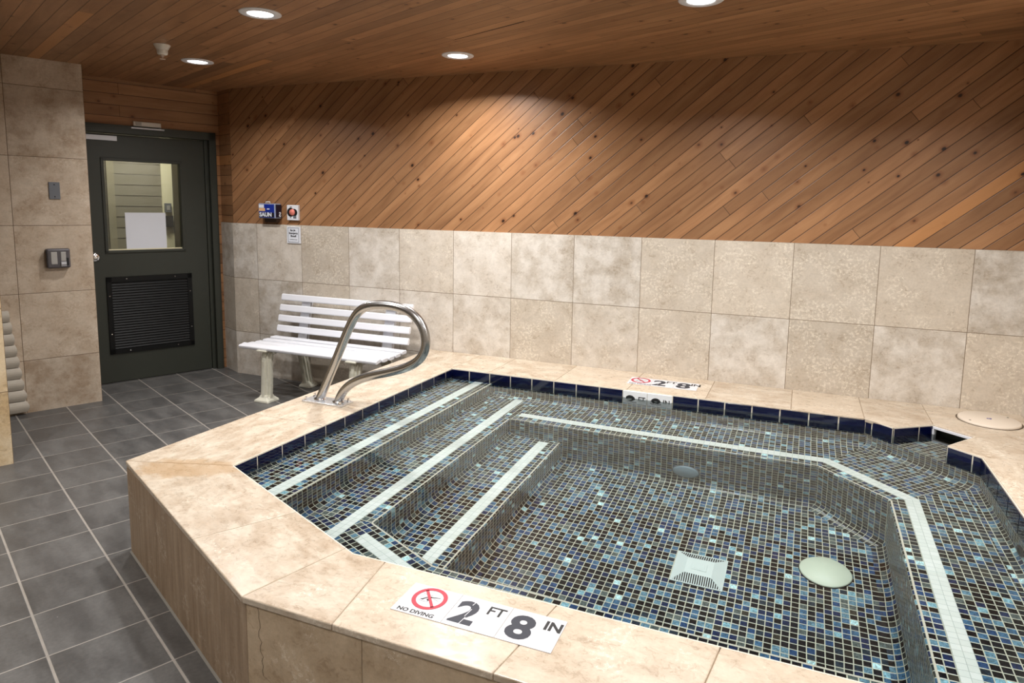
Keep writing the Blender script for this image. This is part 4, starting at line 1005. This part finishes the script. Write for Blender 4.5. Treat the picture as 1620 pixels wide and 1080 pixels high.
for k in range(ny):
    f = k / (ny - 1); cy = lp(-0.535, -0.215, f); cz = 0.402 - 0.010 * math.sin(PI * f) - (0.0 if k else .002)
    slat('seat_slat', cy, cz, 0.064, 0.026, (0.20 if k == 0 else 0.0) if True else 0, bn_xL, bn_xR, bn)
for cy, cz in ((-0.158, .470), (-0.140, .549), (-0.120, .630), (-0.098, .712)):
    slat('back_slat', cy, cz, 0.052, 0.024, PI / 2 - .22, bn_xL + (.0), bn_xR, bn)
def loft(t, sections, mi=0, cap=(True, True)):
    """sections: list of (centre, half x, half y) -> quads"""
    t.rings([[Vector(c) + Vector((sx * hx, sy * hy, 0)) for sx, sy in ((-1, -1), (1, -1), (1, 1), (-1, 1))] for c, hx, hy in sections], True, mi, cap, False)
for xc, side in ((-0.358, 'l'), (0.432, 'r')):
    # front leg: curved, flared top, cross ribs and a foot
    t = MB()
    cur = [(-.500, .372), (-.512, .34), (-.520, .30), (-.522, .22), (-.526, .12), (-.532, .05), (-.535, .028)]
    loft(t, [((xc, y, z), .030 + (.012 if z > .33 else 0) * 0, .026 + .012 * (z < .04)) for y, z in cur])
    loft(t, [((xc, y - .0, z), .012, .040 + .012 * (z > .34)) for y, z in cur])
    loft(t, [((xc, y, z), .047, .012) for y, z in cur])
    lg = t.build('front_leg', M['plastic_cream'], bn, bevel=.003)
    t = MB(); loft(t, [((xc, -.535, 0.0), .066, .060), ((xc, -.535, .014), .063, .058), ((xc, -.534, .034), .036, .040), ((xc, -.533, .05), .030, .032)]); t.build('foot', M['plastic_cream'], lg, bevel=.003)
    t = MB(); cur = [(-.205, .372), (-.165, .34), (-.145, .30), (-.125, .22), (-.105, .12), (-.088, .05), (-.082, .028)]
    loft(t, [((xc, y, z), .030, .024) for y, z in cur]); loft(t, [((xc, y, z), .012, .038) for y, z in cur]); loft(t, [((xc, y, z), .047, .011) for y, z in cur])
    lg = t.build('rear_leg', M['plastic_cream'], bn, bevel=.003)
    t = MB(); loft(t, [((xc, -.080, 0.0), .056, .052), ((xc, -.080, .014), .054, .050), ((xc, -.082, .034), .036, .038), ((xc, -.084, .05), .030, .030)]); t.build('foot', M['plastic_cream'], lg, bevel=.003)
    # seat bearer with arch below
    t = MB(); n = 14
    for k in range(n):
        y0_, y1_ = lp(-.545, -.17, k / n), lp(-.545, -.17, (k + 1) / n); f = (k + .5) / n
        arch = .352 - .028 * abs(2 * f - 1) ** 3 - .006
        t.box((xc, (y0_ + y1_) / 2, (arch + .388) / 2), (.036, (y1_ - y0_) * 1.01, .388 - arch))
    t.box((xc, -.352, .386), (.07, .37, .006)); t.box((xc, -.565, .383), (.085, .03, .008))
    for k in range(4): t.lathe([(.011, -.020), (.013, 0), (.011, .020)], (xc + (-.026), lp(-.46, -.27, k / 3), .362), 10, Matrix(((0, 0, 1), (0, 1, 0), (-1, 0, 0))), cap=(True, True))
    t.build('seat_bearer', M['plastic_cream'], bn)
    # back post
    t = MB()
    pst = [(-.165, .34), (-.150, .42), (-.132, .52), (-.110, .62), (-.088, .715)]
    loft(t, [((xc, y + .018, z), .043, .006) for y, z in pst]); loft(t, [((xc, y + .034, z), .010, .016) for y, z in pst])
    for sx in (-1, 1): loft(t, [((xc + sx * .038, y + .030, z), .005, .012) for y, z in pst])
    t.build('back_post', M['plastic_white'], bn)

# ------------------------------------------------------------------ things on the back wall
ab = thing('alarm_box', (-0.757, 0.010, 1.40), 'blue alarm box with white lettering on the board wall above the bench', 'alarm')
yb = 0.010
t = MB(); t.box((-0.757, yb - .035, 1.393), (.172, .070, .118)); t.build('box_body', M['greyblue'], ab, bevel=.006)
t = MB(); t.box((-0.757, yb - .071, 1.393), (.156, .003, .106)); t.build('blue_face', M['blue'], ab)
t = MB(); t.box((-.668, yb - .034, 1.393), (.006, .058, .102)); t.build('side_face', plain('alarm_side', RGB(26, 18, 40), .4), ab)
t = MB(); t.box((-.807, yb - .073, 1.430), (.052, .002, .026)); t.build('white_label', M['paper'], ab)
t = MB(); t.box((-.802, yb - .073, 1.403), (.062, .002, .024)); t.build('tan_label', M['tan'], ab)
t = MB(); t.box((-.757, yb - .073, 1.362), (.154, .002, .034)); t.build('black_strip', M['ink_black'], ab)
t = MB(); text_mesh(t, 'SAUN', .044, (-.828, yb - .0745, 1.349), (1, 0, 0), (0, 0, 1), (0, -1, 0), bold=.002, squash=1.1)
text_mesh(t, 'S', .05, (-.6645, yb - .012, 1.349), (0, -1, 0), (0, 0, 1), (1, 0, 0), bold=.002)
t.box((-.738, yb - .0735, 1.408), (.026, .001, .008)); t.build('white_lettering', M['paper'], ab)
t = MB(); t.tube([(-.80, yb - .03, 1.452), (-.80, yb - .03, 1.464), (-.76, yb - .03, 1.466), (-.757, yb - .03, 1.452)], .004, 8); t.build('top_handle', M['sensor'], ab)
t = MB(); t.box((-.752, yb - .018, 1.318), (.125, .034, .034)); t.build('lower_bracket', plain('brown_bracket', RGB(58, 40, 28), .6), ab)
pb = thing('call_button', (-0.539, 0.010, 1.383), 'white wall plate with a pink round button and dark side marks', 'button')
t = MB(); t.box((-0.539, yb - .011, 1.383), (.112, .022, .122)); t.build('plate', M['plastic_white'], pb, bevel=.003)
t = MB(); t.lathe([(.036, .0225), (0, .023)], (-.556, yb, 1.386), 30, RY); t.lathe([(.030, .0225), (0, .023)], (-.520, yb, 1.384), 30, RY); t.build('dark_marks', M['ink_black'], pb)
t = MB(); t.lathe([(.026, .0225), (.024, .030), (0, .031)], (-.540, yb, 1.386), 28, RY); t.build('pink_button', M['pink'], pb)
t = MB(); t.box((-.516, yb - .0225, 1.348), (.030, .001, .022)); t.box((-.557, yb - .0225, 1.343), (.010, .001, .008)); t.box((-.553, yb - .0225, 1.428), (.02, .001, .006)); t.build('grey_print', M['gray_plate'], pb)
sg = thing('notice', (-0.537, 0, 1.205), 'small white framed notice with grey border fixed to the stone below the button', 'sign')
t = MB(); t.box((-0.537, -.004, 1.205), (.134, .008, .134)); t.build('board', M['paper'], sg, bevel=.001)
t = MB()
for cx_, cz_, dx_, dz_ in ((-.537, 1.262, .108, .003), (-.537, 1.148, .108, .003), (-.590, 1.205, .003, .114), (-.484, 1.205, .003, .114)): t.box((cx_, -.0084, cz_), (dx_, .001, dz_))
t.build('border', M['gray_plate'], sg)
t = MB()
for s_, z_, x_, sz in (('Spa Jet', 1.237, -.569, .019), ('Emergency', 1.213, -.582, .020), ('Shutoff', 1.190, -.567, .020)): text_mesh(t, s_, sz, (x_, -.0085, z_), (1, 0, 0), (0, 0, 1), (0, -1, 0), bold=.0006)
t.box((-.537, -.0085, 1.168), (.075, .0006, .003)); t.build('lettering', M['ink_black'], sg)

# ------------------------------------------------------------------ ceiling fittings
labels = ['round recessed ceiling light beside the sprinkler, in front of the dark door', 'recessed ceiling light above the handrail, showing largest of the whole fixtures', 'recessed ceiling light close to the diagonal board wall', 'recessed ceiling light above the pool, cut off by the top edge']
def downlight(x, y, label):
    th_ = thing('ceiling_light', (x, y, ZC), label, 'ceiling light', 'recessed ceiling lights')
    t = MB(); t.lathe([(0.098, 0.0), (0.098, -.003), (0.092, -.006), (0.064, -.007), (0.060, -.004), (0.058, 0.0)], (x, y, ZC), 48); t.build('trim_ring', M['plastic_white'], th_)
    t = MB(); t.lathe([(0.060, -.0035), (0.0, -.0035)], (x, y, ZC), 40); t.build('lens', M['lens'], th_)
    return th_
for (x, y), lab in zip(LAMPS, labels + ['recessed ceiling light above the right side of the pool, outside the picture', 'recessed ceiling light above the front coping, outside the picture', 'recessed ceiling light over the near right floor, outside the picture', 'recessed ceiling light over the left walkway, outside the picture', 'recessed ceiling light behind the camera left, outside the picture', 'recessed ceiling light behind the camera right, outside the picture']):
    downlight(x, y, lab)  # fixtures past the first four are unseen, added along with their lamps
sp = thing('sprinkler', (-0.335, -1.297, ZC), 'white ceiling sprinkler head hanging left of the small recessed light', 'sprinkler')
SX, SY = -0.335, -1.297
t = MB(); t.lathe([(0.046, 0), (0.046, -.002), (0.030, -.030)], (SX, SY, ZC), 30); t.build('flared_cup', M['sensor'], sp)
t = MB(); t.lathe([(0.030, -.030), (0.029, -.050), (0.024, -.056), (0.0, -.056)], (SX, SY, ZC), 30); t.build('collar', M['sensor'], sp)
t = MB(); t.lathe([(0.010, -.056), (0.010, -.062), (0.004, -.066), (0.005, -.074), (0.002, -.078), (0, -.078)], (SX, SY, ZC), 14)
for s_ in (-1, 1): t.tube([(SX + s_ * .011, SY, ZC - .056), (SX + s_ * .011, SY, ZC - .066), (SX, SY, ZC - .079)], .0018, 6)
t.lathe([(0.0, -.080), (0.016, -.080), (0.016, -.082), (0.0, -.082)], (SX, SY, ZC), 16, smooth=False)
t.build('nozzle_and_deflector', M['brass'], sp)

# receivers for the refracted light
for o in bpy.data.objects:
    if o.type == 'MESH' and o.parent is not None and (o.parent is spa or o.parent in (dn_, rp, wl_)): o.cycles.is_caustics_receiver = True
for o in list(bpy.data.objects):
    if o.type == 'MESH' and not o.users_collection: bpy.data.objects.remove(o)
